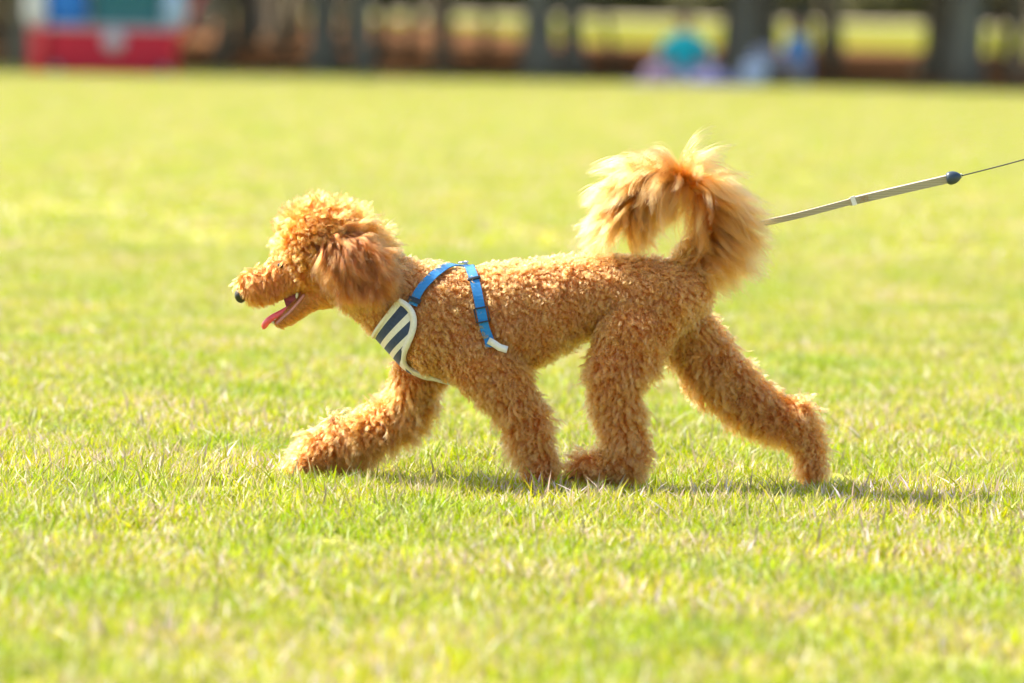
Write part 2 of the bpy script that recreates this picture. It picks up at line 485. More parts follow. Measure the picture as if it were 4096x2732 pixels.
def blob_mesh(samples, voxel, smooth=4, name='body'):
    """union of ellipsoids (centre, (rx,ry,rz)) -> one continuous remeshed skin"""
    V, Fc = [], []
    for c, r3 in samples:
        o = len(V)
        V.extend((SV * np.array(r3) + np.array(c)).tolist())
        Fc.extend([tuple(o + q for q in ff) for ff in SF])
    me = mesh_from(name, V, Fc)
    tmp = bpy.data.objects.new('tmp', me); COL.objects.link(tmp)
    m1 = tmp.modifiers.new('r', 'REMESH'); m1.mode = 'VOXEL'; m1.voxel_size = voxel
    m2 = tmp.modifiers.new('s', 'SMOOTH'); m2.iterations = smooth; m2.factor = 0.5
    dg = bpy.context.evaluated_depsgraph_get(); dg.update()
    out = bpy.data.meshes.new_from_object(tmp.evaluated_get(dg))
    bpy.data.objects.remove(tmp); bpy.data.meshes.remove(me)
    out.name = name
    return out


def dense(chain, step=0.22):
    """interpolate a chain of px nodes to world samples: pos, r, lateral r, (class a, class b, t)"""
    out = []
    for a, b in zip(chain[:-1], chain[1:]):
        pa, pb = P(a[0], a[1], a[3]), P(b[0], b[1], b[3])
        n = max(2, int(np.linalg.norm(pb - pa) / (min(a[2], b[2]) * K * step)))
        for i in range(n):
            t = i / n
            out.append((pa * (1 - t) + pb * t, (a[2] * (1 - t) + b[2] * t) * K, a[4] * (1 - t) + b[4] * t, a[5], b[5], t))
    a = chain[-1]
    out.append((P(a[0], a[1], a[3]), a[2] * K, a[4], a[5], a[5], 0.0))
    return out


samples = []
node_pos, node_par, node_reg, node_r = [], [], [], []
for ch, rg in zip(CHAINS, REG):
    for (p_, r_, w_, ca, cb, t) in dense(ch):
        pa = np.array([*CLS[ca][:5], *CLS[ca][5]]); pb = np.array([*CLS[cb][:5], *CLS[cb][5]])
        pr = pa * (1 - t) + pb * t
        e = pr[1]
        rr = max(r_ - e, 0.005); ww = max(w_ - e, 0.005)
        samples.append((p_, (rr, ww, rr)))
        node_pos.append(p_); node_par.append(pr); node_reg.append(rg); node_r.append(r_)
tail_core = catmull([P(a[0], a[1], a[3]) for a in TAIL], 8)
for i, p_ in enumerate(tail_core):
    r_ = np.interp(i, [0, len(tail_core) - 1], [0.011, 0.005])
    samples.append((p_, (r_, r_, r_)))
node_pos = np.array(node_pos); node_par = np.array(node_par); node_reg = np.array(node_reg); node_r = np.array(node_r)

dog = empty('dog', P(2250, 1955, 0), label='apricot curly poodle trotting left with open mouth and raised fluffy tail', cat='dog')
dog.location.z = 0.0
body_me = blob_mesh(samples, 0.0038, 6, 'body')
BV = np.empty(len(body_me.vertices) * 3); body_me.vertices.foreach_get('co', BV); BV = BV.reshape(-1, 3)
body_me.calc_loop_triangles()
BT = np.empty(len(body_me.loop_triangles) * 3, np.int32); body_me.loop_triangles.foreach_get('vertices', BT); BT = BT.reshape(-1, 3)
bvh = BVHTree.FromPolygons([Vector(v) for v in BV], [tuple(int(i) for i in t) for t in BT])
VN = np.empty(len(BV) * 3); body_me.vertices.foreach_get('normal', VN); VN = VN.reshape(-1, 3)
body = link('body', body_me, M_skin, dog)
print('body verts', len(BV), 'z', BV[:, 2].min(), BV[:, 2].max())


def sample_surface(V, T, N, n):
    a, b, c = V[T[:, 0]], V[T[:, 1]], V[T[:, 2]]
    ar = np.linalg.norm(np.cross(b - a, c - a), axis=1) / 2
    k = rng.choice(len(T), n, p=ar / ar.sum())
    u, v = rng.uniform(size=n), rng.uniform(size=n)
    fl = u + v > 1; u[fl] = 1 - u[fl]; v[fl] = 1 - v[fl]
    w = 1 - u - v
    p = a[k] * w[:, None] + b[k] * u[:, None] + c[k] * v[:, None]
    nn = N[T[k, 0]] * w[:, None] + N[T[k, 1]] * u[:, None] + N[T[k, 2]] * v[:, None]
    nn /= np.linalg.norm(nn, axis=1)[:, None] + 1e-9
    return p, nn, ar.sum()


def params_at(p):
    out = np.empty((len(p), node_par.shape[1])); reg = np.empty(len(p), int)
    for s in range(0, len(p), 4000):
        q = p[s:s + 4000]
        d = np.linalg.norm(q[:, None, :] - node_pos[None], axis=2) - node_r[None] * 0.9
        d = np.clip(d, 0.002, None)
        w = 1.0 / d ** 3
        w /= w.sum(1, keepdims=True)
        out[s:s + 4000] = w @ node_par
        reg[s:s + 4000] = node_reg[np.argmin(d, axis=1)]
    return out, reg


def unit(v):
    return v / (np.linalg.norm(v, axis=-1, keepdims=True) + 1e-9)


def make_curves(name, pts, rad0, rad1, mat, parent, tint=None, **kw):
    n, S, _ = pts.shape
    cu = bpy.data.hair_curves.new(name)
    cu.add_curves([S] * n)
    off = Vector((0, 0, 0)); top = parent
    while top is not None: off += top.location; top = top.parent
    pp = (pts - np.array(off)).astype(np.float32)
    cu.attributes['position'].data.foreach_set('vector', pp.ravel()) if 'position' in cu.attributes else None
    ra = cu.attributes.get('radius') or cu.attributes.new('radius', 'FLOAT', 'POINT')
    t = np.linspace(0, 1, S)
    rr = rad0 * (1 - t ** 2) + rad1 * t ** 2
    ra.data.foreach_set('value', np.tile(rr, n).astype(np.float32))
    if tint is None: tint = np.ones((n, 3))
    ta = cu.attributes.new('tint', 'FLOAT_COLOR', 'CURVE')
    arr = np.ones((n, 4), np.float32); arr[:, :3] = tint
    ta.data.foreach_set('color', arr.ravel())
    cu.materials.append(mat)
    o = bpy.data.objects.new(name, cu); COL.objects.link(o); o.parent = parent
    return tag(o, **kw)


def groom(groot, gn, gflow, L, bend, cr, turns, kids, kroot, kg, S=9, clump=0.75, grav=0.0, jit=0.12, wind=None, coh=0.0):
    """guides -> child strands. groot/gn (G,3); kroot (N,3) child roots, kg (N,) guide index"""
    Gn = len(groot)
    ft = gflow - gn * np.sum(gflow * gn, axis=1, keepdims=True)
    ft = unit(ft + 1e-6)
    d = gn * (1 - bend)[:, None] + ft * bend[:, None]
    d = unit(d + rng.normal(0, 0.16 * (1 - .5 * coh), (Gn, 3)))
    ru = rng.normal(size=(Gn, 3)) * (1 - coh) + gn * coh * 2.0
    u = unit(np.cross(d, ru)); v = np.cross(d, u)
    cph = np.array([noise.noise(Vector(g_) * 34.0) for g_ in groot]) * 9.0
    ph = np.where(rng.uniform(size=Gn) < coh, cph + rng.normal(0, .5, Gn), rng.uniform(0, 2 * math.pi, Gn))
    clump = np.broadcast_to(np.asarray(clump, float), (Gn,))
    t = np.linspace(0, 1, S)
    path = np.zeros((Gn, S, 3)); cur = np.zeros((Gn, 3)); dirn = gn * 0.55 + d * 0.45
    for i in range(S):
        path[:, i] = cur
        w = min(1.0, t[i] * 2.2)
        dd = unit(unit(gn * 0.5 + d * 0.5) * (1 - w) + d * w + np.array([0, 0, -1.0]) * grav * t[i] + (wind * t[i] if wind is not None else 0))
        cur = cur + dd * (L / (S - 1))[:, None]
    amp = cr[:, None] * np.minimum(1, t * 2.5)[None]
    ang = ph[:, None] + 2 * math.pi * turns[:, None] * t[None]
    path += u[:, None, :] * (np.cos(ang) - np.cos(ph)[:, None])[..., None] * amp[..., None]
    path += v[:, None, :] * (1 - .35 * coh) * (np.sin(ang) - np.sin(ph)[:, None])[..., None] * amp[..., None]
    off = kroot - groot[kg]
    N = len(kroot)
    lenf = rng.uniform(1 - 2.2 * jit, 1.0 + 0.5 * jit, N)
    pts = path[kg] * lenf[:, None, None]
    k = 1 - clump[kg][:, None] * (t ** 0.8)[None]
    pts = pts + off[:, None, :] * k[..., None] + groot[kg][:, None, :]
    fr = rng.normal(0, 1, (N, 3)) * (jit * L[kg] * 0.35)[:, None]
    pts += fr[:, None, :] * (t ** 1.5)[None, :, None]
    return pts


def nearest(guides, pts):
    kd = KDTree(len(guides))
    for i, g in enumerate(guides): kd.insert(g, i)
    kd.balance()
    return np.array([kd.find(p)[1] for p in pts])


# ---- harness paths first, so the coat can be pressed flat under them
def on_body(px, py, lift, side=-1):
    """point on the near flank seen at (px, py), lifted off the skin along its normal"""
    o = Vector(CAM if side < 0 else CAM)
    d = Vector(ray(px, py)).normalized()
    hit = bvh.ray_cast(o, d)
    if hit[0] is None:
        q = bvh.find_nearest(Vector(P(px, py, 0)))
        hit = q
    p_, n_ = hit[0], hit[1]
    return np.array(p_ + n_ * lift), np.array(n_)


def strap_path(pxs, lift, m=6):
    pts = [on_body(x, y, 0)[0] for x, y in pxs]
    return pts


def mirror(p): return np.array([p[0], -p[1], p[2]])


LIFT = 0.0085
front_px = [(1652, 1222), (1675, 1180), (1705, 1140), (1745, 1105), (1790, 1080), (1828, 1068)]
rear_px = [(1956, 1392), (1950, 1355), (1938, 1310), (1928, 1262), (1915, 1205), (1903, 1150), (1890, 1105), (1872, 1078)]


def project_path(pts, lift, m=6):
    out, nor = [], []
    for p_ in catmull(pts, m):
        q = bvh.find_nearest(Vector(p_))
        out.append(np.array(q[0])); nor.append(np.array(q[1]))
    nor = np.array(nor)
    for _ in range(3):
        nor[1:-1] = nor[:-2] * .25 + nor[1:-1] * .5 + nor[2:] * .25
    nor = unit(nor)
    out = np.array(out) + nor * lift
    for _ in range(2):
        out[1:-1] = out[:-2] * .25 + out[1:-1] * .5 + out[2:] * .25
    return out, nor


def full_strap(pxs, top_px):
    near = [on_body(x, y, 0)[0] for x, y in pxs]
    q = bvh.ray_cast(Vector(P(top_px[0], top_px[1] - 150, 0)), Vector((0, 0, -1)))
    top = np.array(q[0])
    far = [mirror(p_) for p_ in reversed(near)]
    return project_path(near + [top] + far, LIFT, 5)


fs, fn = full_strap(front_px, (1850, 1050))
rs, rn = full_strap(rear_px, (1862, 1050))


def band(path, nor, hw, th):
    V, Fc = [], []
    n = len(path)
    for i in range(n):
        t = unit(path[min(i + 1, n - 1)] - path[max(i - 1, 0)])
        s = unit(np.cross(t, nor[i]))
        for a, b in ((-1, -1), (-1, 1), (1, 1), (1, -1)):
            V.append(path[i] + s * hw * a + nor[i] * th * b)
    for i in range(n - 1):
        for k in range(4):
            k2 = (k + 1) % 4
            Fc.append((4 * i + k, 4 * i + k2, 4 * i + 4 + k2, 4 * i + 4 + k))
    Fc.append((0, 1, 2, 3)); Fc.append((4 * n - 1, 4 * n - 2, 4 * n - 3, 4 * n - 4))
    return V, Fc


# chest panel rows: near binding edge px, centre-line px (silhouette of the chest)
rows_px = [((1600, 1206), (1499, 1345)), ((1640, 1218), (1506, 1372)), ((1663, 1250), (1518, 1398)), ((1671, 1285), (1532, 1420)), ((1664, 1325), (1550, 1442)),
           ((1640, 1366), (1568, 1462)), ((1616, 1405), (1592, 1478)), ((1614, 1437), (1622, 1494)), ((1640, 1470), (1655, 1510)), ((1700, 1502), (1720, 1528)), ((1800, 1530), (1810, 1545))]
PR = []
for (nx_, ny_), (cx_, cy_) in rows_px:
    n0 = on_body(nx_, ny_, 0)[0]
    c0 = P(cx_, cy_, 0)
    row = []
    for j in range(19):
        s = j / 18 * 2 - 1                       # -1 near edge .. +1 far edge
        a = abs(s)
        e = n0 if s < 0 else mirror(n0)
        # round the front: quadratic from edge to centre with a bulge
        mid = np.array([c0[0] * .75 + e[0] * .25, e[1] * 0.85, c0[2] * .6 + e[2] * .4])
        b = (1 - a)
        q = e * (1 - b) ** 2 + mid * 2 * b * (1 - b) + c0 * b * b
        hit = bvh.find_nearest(Vector(q))
        nn = np.array(hit[1]); qq = np.array(hit[0]) + nn * (LIFT + 0.001)
        row.append(qq)
    PR.append(row)
PR = np.array(PR)
for _ in range(2):
    PR[1:-1] = PR[:-2] * .25 + PR[1:-1] * .5 + PR[2:] * .25
    PR[:, 1:-1] = PR[:, :-2] * .25 + PR[:, 1:-1] * .5 + PR[:, 2:] * .25
# dense panel points for pressing the coat
flat_pts = [p_ for p_ in fs] + [p_ for p_ in rs] + [p_ for r_ in PR for p_ in r_]
for i in range(len(PR) - 1):
    flat_pts += list((PR[i] + PR[i + 1]) / 2)
flat_kd = KDTree(len(flat_pts))
for i, p_ in enumerate(flat_pts): flat_kd.insert(Vector(p_), i)
flat_kd.balance()


# ---- coat
MOUTH = [P(1170, 1195, 0), P(1130, 1235, 0), P(1205, 1172, 0), P(1100, 1225, 0)]
NG = 25000
gp, gn, area = sample_surface(BV, BT, VN, NG)
gpar, greg = params_at(gp)
NKID = 310000
kp, kn, _ = sample_surface(BV, BT, VN, NKID)
# keep fur off the tail core (it has its own) and mouth lining
tail_a = np.array(tail_core)
def near_tail(p):
    return (np.min(np.linalg.norm(p[:, None] - tail_a[None, 4:], axis=2), axis=1) < 0.016)
def in_mouth(p, n):
    m = np.zeros(len(p), bool)
    a, b, c = P(1232, 1158, 0), P(1095, 1204, 0), P(1085, 1280, 0)
    # triangular gap between the jaws, inner faces only
    x, z = p[:, 0], p[:, 2]
    def side(o, q): return (q[0] - o[0]) * (z - o[2]) - (q[2] - o[2]) * (x - o[0])
    s1, s2, s3 = side(a, b), side(b, c), side(c, a)
    inside = ((s1 > 0) & (s2 > 0) & (s3 > 0)) | ((s1 < 0) & (s2 < 0) & (s3 < 0))
    return inside
def in_nose(p):
    c = P(960, 1183, 0)
    return np.linalg.norm(p - c, axis=1) < 0.0175
def chunk(fn, p, *a):
    return np.concatenate([fn(p[i:i + 20000]) for i in range(0, len(p), 20000)])
keep = ~(chunk(near_tail, kp) | in_nose(kp) | in_mouth(kp, kn))
kp, kn = kp[keep], kn[keep]
kg = nearest(gp, kp)
L = gpar[:, 0] * rng.uniform(0.75, 1.2, NG)
cr = gpar[:, 3] * rng.uniform(0.7, 1.3, NG)
def seg_d(p, a, b):
    ab = b - a; t_ = np.clip(((p - a) @ ab) / (ab @ ab), 0, 1)
    q = p - (a + t_[:, None] * ab); q[:, 1] = 0
    return np.linalg.norm(q, axis=1)
md_ = np.minimum(seg_d(gp, P(1232, 1160, 0), P(1120, 1204, 0)), seg_d(gp, P(1232, 1172, 0), P(1105, 1282, 0)))
L *= np.clip(.30 + .7 * (md_ - .006) / .010, .30, 1)
# pressed flat under the harness
fd = np.array([flat_kd.find(Vector(p_))[2] for p_ in gp])
press = np.clip((fd - 0.0098) / 0.0055, 0.0, 1.0)
L *= 0.30 + 0.70 * press
cr *= 0.3 + 0.7 * press
nf = np.array([list(noise.noise_vector(Vector(p_) * 60.0)) for p_ in gp]) * 0.9 + np.array([list(noise.noise_vector(Vector(p_) * 13.0)) for p_ in gp]) * .6
flow = gpar[:, 5:8] + nf * np.clip(gpar[:, 3:4] / .003, .3, 1) + rng.normal(0, 0.16, (NG, 3))
ln = np.array([noise.noise(Vector(p_) * 30.0) + .6 * noise.noise(Vector(p_) * 70.0) for p_ in gp])
isleg = (gpar[:, 0] > .021) & (greg >= 3)
L *= 1 + ln * np.where(isleg, .62, np.where(greg == 1, .22, .50))
L *= np.where(isleg & (rng.uniform(size=NG) < .07), 1.4, 1.0)
# ventral side of legs: hair hangs
pts = groom(gp, gn, flow, L, gpar[:, 2], cr, gpar[:, 4] * rng.uniform(0.8, 1.25, NG), None, kp, kg, S=10, clump=np.interp(gpar[:, 0], [.009, .013, .017], [.10, .30, .50]), grav=0.15, jit=0.11, coh=0.75)
gtint = np.clip((rng.normal(1.0, 0.09, (NG, 1)) + .24 * np.array([noise.noise(Vector(p_) * 16.0) for p_ in gp])[:, None]) * np.ones((1, 3)) * (1 + rng.normal(0, 0.03, (NG, 3))), 0.6, 1.25)
tint = np.clip(gtint[kg] * rng.normal(1, 0.06, (len(kp), 1)), 0.5, 1.2)
kreg = greg[kg]
names = {0: ('coat', M_hair), 1: ('head_fur', M_hair_head), 3: ('leg_fur', M_hair_leg), 4: ('leg_fur', M_hair_leg), 5: ('leg_fur', M_hair_leg), 6: ('leg_fur', M_hair_leg)}
for rg, (nm, mt) in names.items():
    s = kreg == rg
    if s.any():
        make_curves(nm, pts[s], 0.00021, 0.00010, mt, body, tint[s])

# ---- ears
def ellipsoid_me(c, r3, rot=None, nu=28, nv=18, name='e', warp=None):
    v, f = sphere_template(nu, nv)
    v = v * np.array(r3)
    if warp: v = np.array([warp(p_) for p_ in v])
    if rot is not None: v = v @ np.array(rot).T
    v = v + np.array(c)
    return mesh_from(name, v, f)


for side in (-1, 1):
    c = P(1396, 1032, side * 0.064)
    rotm = Matrix.Rotation(R(-38), 3, 'Y') @ Matrix.Identity(3)
    me = ellipsoid_me(c, (0.050, 0.006, 0.031), Matrix.Rotation(R(38), 3, 'Y'), name='ear')
    ear = link('ear', me, M_skin, dog)
    v = np.empty(len(me.vertices) * 3); me.vertices.foreach_get('co', v); v = v.reshape(-1, 3) + np.array(dog.location)
    nn = np.empty(len(me.vertices) * 3); me.vertices.foreach_get('normal', nn); nn = nn.reshape(-1, 3)
    me.calc_loop_triangles()
    T = np.empty(len(me.loop_triangles) * 3, np.int32); me.loop_triangles.foreach_get('vertices', T); T = T.reshape(-1, 3)
    g, gnn, _ = sample_surface(v, T, nn, 620)
    k_, _n, _ = sample_surface(v, T, nn, 34000)
    out_ = k_[:, 1] * side > c[1] * side - 0.004
    k_ = k_[out_]
    kgi = nearest(g, k_)
    org = P(1290, 870, side * 0.05)
    rad = unit(g - org)
    base = P(1300, 950, side * 0.064)
    dist = np.linalg.norm(g - base, axis=1)
    fl = rad * np.array([1.0, 0.2, 1.0])
    fl[:, 2] -= 0.15
    down = np.clip((P(1400, 1060, 0)[2] - g[:, 2]) / 0.06, 0, 1)
    fl[:, 0] *= (1 - 0.45 * down); fl[:, 2] -= 0.35 * down
    Lg = rng.uniform(0.048, 0.078, len(g)) * (1 - 0.42 * down)
    bend = np.full(len(g), 0.80)
    gnn = gnn * 0.6 + np.array([0, side * 0.5, 0]); gnn = unit(gnn)
    pe = groom(g, gnn, fl, Lg, bend, rng.uniform(0.0022, 0.0052, len(g)), rng.uniform(1.0, 2.0, len(g)), None, k_, kgi, S=16, coh=.4, clump=0.60, grav=0.25, jit=0.16,
               wind=np.array([0.25, 0, 0.0]))
    tt = np.clip(rng.normal(0.58, 0.12, (len(g), 1))[kgi] * rng.normal(1, .05, (len(k_), 1)) * np.ones((1, 3)), .5, 1.2)
    make_curves('ear_fur', pe, 0.00020, 0.00008, M_hair_head, ear, tt)

# ---- tail plume
TG = 760
ti = rng.uniform(0.0, 1.0, TG) ** 0.85
idx = ti * (len(tail_a) - 1)
i0 = np.clip(idx.astype(int), 0, len(tail_a) - 2)
tp = tail_a[i0] * (1 - (idx - i0))[:, None] + tail_a[i0 + 1] * (idx - i0)[:, None]
tang = unit(tail_a[i0 + 1] - tail_a[i0])
center = P(2690, 960, 0)
outw = unit((tp - center) * np.array([1, 0, 1]))
aa = rng.normal(0, 0.95, TG)                                    # angle round the core, 0 = away from the loop
aa = np.where(rng.uniform(size=TG) < 0.34, aa + math.pi, aa)
perp = unit(outw * np.cos(aa)[:, None] + np.array([0, 1.0, 0]) * np.sin(aa)[:, None] * 0.8)
perp = unit(perp - tang * np.sum(perp * tang, axis=1, keepdims=True) * 0.8)
inner = np.cos(aa) < -0.3
q_ = ti[:, None]
LT = rng.uniform(0.070, 0.114, TG) * np.interp(ti, [0, .15, .35, .6, 1], [.85, 1.08, 1.08, 1.08, .95])
LT[inner] *= np.where(ti[inner] < .3, 0.5, 0.80)
S = 18; t = np.linspace(0, 1, S)
d0 = unit(perp + tang * np.interp(ti, [0, .25, .5, .75, 1], [-.3, -.35, -.1, .05, .45])[:, None] + rng.normal(0, .12, (TG, 3)))
cur = np.zeros((TG, 3)); path = np.zeros((TG, S, 3))
hx = np.where(inner, .25, 1.0)[:, None] * np.interp(ti, [0, .2, .45, .56, .8, 1], [.4, .95, 1.25, -.95, -.9, -.4])[:, None]
d0 = unit(d0 + np.array([1.0, 0, 0]) * hx)
gv = np.interp(ti, [0, .3, .55, 1], [.50, .85, 1.05, 1.25])[:, None] * rng.uniform(0.6, 1.4, (TG, 1))
wv = np.interp(ti, [0, .3, .5, .62, 1], [.5, .9, .7, .1, .30])[:, None] * rng.uniform(0.4, 1.3, (TG, 1))
for i in range(S):
    path[:, i] = cur
    dd = unit(d0 + np.array([0, 0, -1.0]) * gv * t[i] ** 1.1 * 1.3 + np.array([1.0, 0, 0]) * wv * t[i])
    cur = cur + dd * (LT / (S - 1))[:, None]
u = unit(np.cross(d0, rng.normal(size=(TG, 3)))); v = np.cross(d0, u)
ph = rng.uniform(0, 6.28, TG); tn = rng.uniform(0.6, 1.25, TG); am = rng.uniform(0.006, 0.014, TG)[:, None] * (t ** 1.1)[None]
ang = ph[:, None] + 6.283 * tn[:, None] * t[None]
path += u[:, None] * (np.cos(ang) * am)[..., None] + v[:, None] * (np.sin(ang) * am)[..., None]
NT = 58
kgi = np.repeat(np.arange(TG), NT)
offs = rng.normal(0, 0.0042, (len(kgi), 3))
stray = np.where(rng.uniform(size=len(kgi)) < 0.10, 3.2, 1.0)
spread = rng.normal(0, 1, (len(kgi), 3)) * (LT[kgi] * 0.024 * stray)[:, None]
lf = rng.uniform(0.62, 1.10, len(kgi))
tpts = tp[kgi][:, None] + path[kgi] * lf[:, None, None] + offs[:, None] * (0.85 - 0.72 * t)[None, :, None] + spread[:, None] * (t ** 1.5)[None, :, None]
# the plume lies on the back instead of passing through it
bx = np.array([P(x_, 1000, 0)[0] for x_ in (2300, 2420, 2600, 2720)]); bz = np.array([P(2300, 1012, 0)[2], P(2420, 1016, 0)[2], P(2600, 1026, 0)[2], P(2720, 1040, 0)[2]])
floor_ = np.interp(tpts[..., 0], bx, bz); over = (tpts[..., 0] < bx[-1]) & (tpts[..., 2] < floor_) & (np.abs(tpts[..., 1]) < .06)
tpts[..., 2] = np.where(over, floor_ + (tpts[..., 2] - floor_) * 0.12, tpts[..., 2])
tt = np.clip(rng.normal(1, 0.07, (TG, 1))[kgi] * rng.normal(1, .05, (len(kgi), 1)) * np.ones((1, 3)), .6, 1.15)
make_curves('tail_fur', tpts, 0.00016, 0.00006, M_hair_tail, body, tt)

# ---- face parts
M_nose = simple('nose_leather', (0.012, 0.011, 0.012), 0.32, 300, 0.3, 0.5, spec=0.6)
M_tongue = simple('tongue', (0.80, 0.11, 0.12), 0.35, 200, 0.12, 0.2, sss=0.3)
M_gum = simple('mouth_lining', (0.30, 0.055, 0.07), 0.4, 150, 0.3, 0.3)
M_lip = simple('lip', (0.50, 0.20, 0.17), 0.45, 150, 0.2, 0.2)
M_tooth = simple('tooth', (0.75, 0.70, 0.56), 0.25, 200, 0.08, 0.05)
M_eye = simple('eye', (0.010, 0.006, 0.004), 0.06, 50, 0.1, 0.0, spec=0.8)


def nose_warp(p_):
    x, y, z = p_
    s = 1 - 0.25 * max(0, -z / 0.0125)
    return (x, y * s, z)


nose = link('nose', ellipsoid_me(P(962, 1183, 0), (0.0100, 0.0130, 0.0124), Matrix.Rotation(R(-12), 3, 'Y'), name='nose', warp=nose_warp), M_nose, dog)
for sd in (-1, 1):
    link('nostril', ellipsoid_me(P(951, 1188, sd * 0.0062), (0.0026, 0.0028, 0.0036), None, 12, 8, 'nostril'), simple('nostril_dark', (0.004, 0.004, 0.004), .6), nose)
    link('eye', ellipsoid_me(P(1122, 1062, sd * 0.0305), (0.0056, 0.0045, 0.0048), None, 20, 14, 'eye'), M_eye, dog)
# mouth lining: a wedge filling the gape from its corner
cn, up1, lo1 = P(1226, 1160, 0), P(1135, 1192, 0), P(1112, 1275, 0)
V, Fc = [], []
for i in range(9):
    t_ = i / 8
    a_ = cn * (1 - t_) + up1 * t_; b_ = cn * (1 - t_) + lo1 * t_
    w_ = 0.0200 - 0.009 * t_
    back = 0.0 if t_ < .2 else 0.0
    for s_ in (-1, 1):
        V += [a_ + np.array([0, s_ * w_, 0]), (a_ + b_) / 2 + np.array([0.010 * t_, s_ * w_ * .55, 0]), b_ + np.array([0, s_ * w_, 0])]
for i in range(8):
    o = 6 * i
    Fc += [(o, o + 1, o + 7, o + 6), (o + 1, o + 2, o + 8, o + 7), (o + 4, o + 3, o + 9, o + 10), (o + 5, o + 4, o + 10, o + 11),
           (o + 3, o, o + 6, o + 9), (o + 2, o + 5, o + 11, o + 8)]
link('mouth_lining', mesh_from('mouth_lining', V, Fc), M_gum, dog)
# tongue
tg = catmull([P(1192, 1212, 0), P(1156, 1236, 0), P(1118, 1256, 0), P(1086, 1272, 0), P(1063, 1292, 0), P(1055, 1316, 0)], 6)
V, Fc = [], []
n = len(tg); nn_ = 14
for i, p_ in enumerate(tg):
    t_ = i / (n - 1)
    hw = 0.0115 * (1 - max(0, (t_ - .72) / .28) ** 2.2 * 0.8) * (0.85 + 0.25 * min(1, t_ * 1.6))
    th = 0.0078 * (1 - 0.25 * t_) * (1 - 0.75 * max(0, (t_ - .85) / .15) ** 2)
    tt_ = unit(tg[min(i + 1, n - 1)] - tg[max(i - 1, 0)]); up_ = unit(np.cross(np.array([0, 1.0, 0]), tt_))
    for k in range(nn_):
        a = 2 * math.pi * k / nn_
        dip = -0.0022 * math.exp(-(math.cos(a) / .35) ** 2) * (1 if math.sin(a) * up_[2] > 0 else 0)
        V.append(p_ + np.array([0, 1.0, 0]) * hw * math.cos(a) + up_ * (th * math.sin(a)) + np.array([0, 0, dip]))
for i in range(n - 1):
    for k in range(nn_):
        k2 = (k + 1) % nn_
        Fc.append((i * nn_ + k, i * nn_ + k2, (i + 1) * nn_ + k2, (i + 1) * nn_ + k))
Fc.append(tuple(range(nn_))[::-1]); Fc.append(tuple((n - 1) * nn_ + k for k in range(nn_)))
link('tongue', mesh_from('tongue', V, Fc), M_tongue, dog)
# lower lip rims and teeth
for sd in (-1, 1):
    lp = catmull([P(1218, 1178, sd * .021), P(1192, 1212, sd * .021), P(1162, 1246, sd * .019), P(1132, 1272, sd * .016), P(1106, 1296, sd * .010)], 5)
    V, Fc = tube(lp, [0.0027] * len(lp), 8)
    link('lip', mesh_from('lip', V, Fc), M_lip, dog)
for (tx, ty, td, h) in ((1097, 1270, -.007, .0062), (1091, 1288, -.0035, .0045), (1091, 1288, .0035, .0045), (1097, 1270, .007, .0062), (1188, 1180, -.0165, .006), (1188, 1180, .0165, .006)):
    b = P(tx, ty, td)
    up_ = unit(np.array([-0.55, 0, 0.8])) if ty > 1200 else np.array([-.1, 0, -1.0])
    V, Fc = tube([b - up_ * .004, b + up_ * h * .3, b + up_ * h * .75, b + up_ * h], [.0026, .0025, .0016, .0004], 8)
    link('tooth', mesh_from('tooth', V, Fc), M_tooth, dog)
# toes and claws at the paws, mostly hidden in fur and grass
M_claw = simple('claw', (0.05, 0.035, 0.03), 0.4)
for (px_, py_, yy) in ((2300, 1912, -.056), (2120, 1945, -.057), (3235, 1946, .056), (1170, 1905, .055)):
    for k in range(4):
        b = P(px_, py_, yy + (k - 1.5) * 0.0095)
        V, Fc = tube([b, b + np.array([-.006, 0, .001]), b + np.array([-.011, 0, -.003])], [.0022, .0017, .0005], 8)
        link('claw', mesh_from('claw', V, Fc), M_claw, dog)

# ------------------------------------------------------------------ harness
M_blue = None
def webbing(name, colr, scale=900):
    m, nt, out = newmat(name)
    b = nd(nt, 'ShaderNodeBsdfPrincipled'); b.inputs['Roughness'].default_value = 0.55; b.inputs['Sheen Weight'].default_value = 0.15
    tc = nd(nt, 'ShaderNodeTexCoord')
    wv_ = nd(nt, 'ShaderNodeTexWave'); wv_.inputs['Scale'].default_value = scale / 6.28; wv_.bands_direction = 'Z'; wv_.inputs['Distortion'].default_value = 0.4
    nt.links.new(tc.outputs['Object'], wv_.inputs['Vector'])
    rp = ramp(nt, [(0.1, tuple(c * .72 for c in colr)), (0.9, tuple(min(1, c * 1.12) for c in colr))])
    nt.links.new(wv_.outputs['Fac'], rp.inputs['Fac']); nt.links.new(rp.outputs['Color'], b.inputs['Base Color'])
    bp = nd(nt, 'ShaderNodeBump'); bp.inputs['Strength'].default_value = 0.5; bp.inputs['Distance'].default_value = 0.0006
    nt.links.new(wv_.outputs['Fac'], bp.inputs['Height']); nt.links.new(bp.outputs['Normal'], b.inputs['Normal'])
    nt.links.new(b.outputs[0], out.inputs['Surface'])
    return m


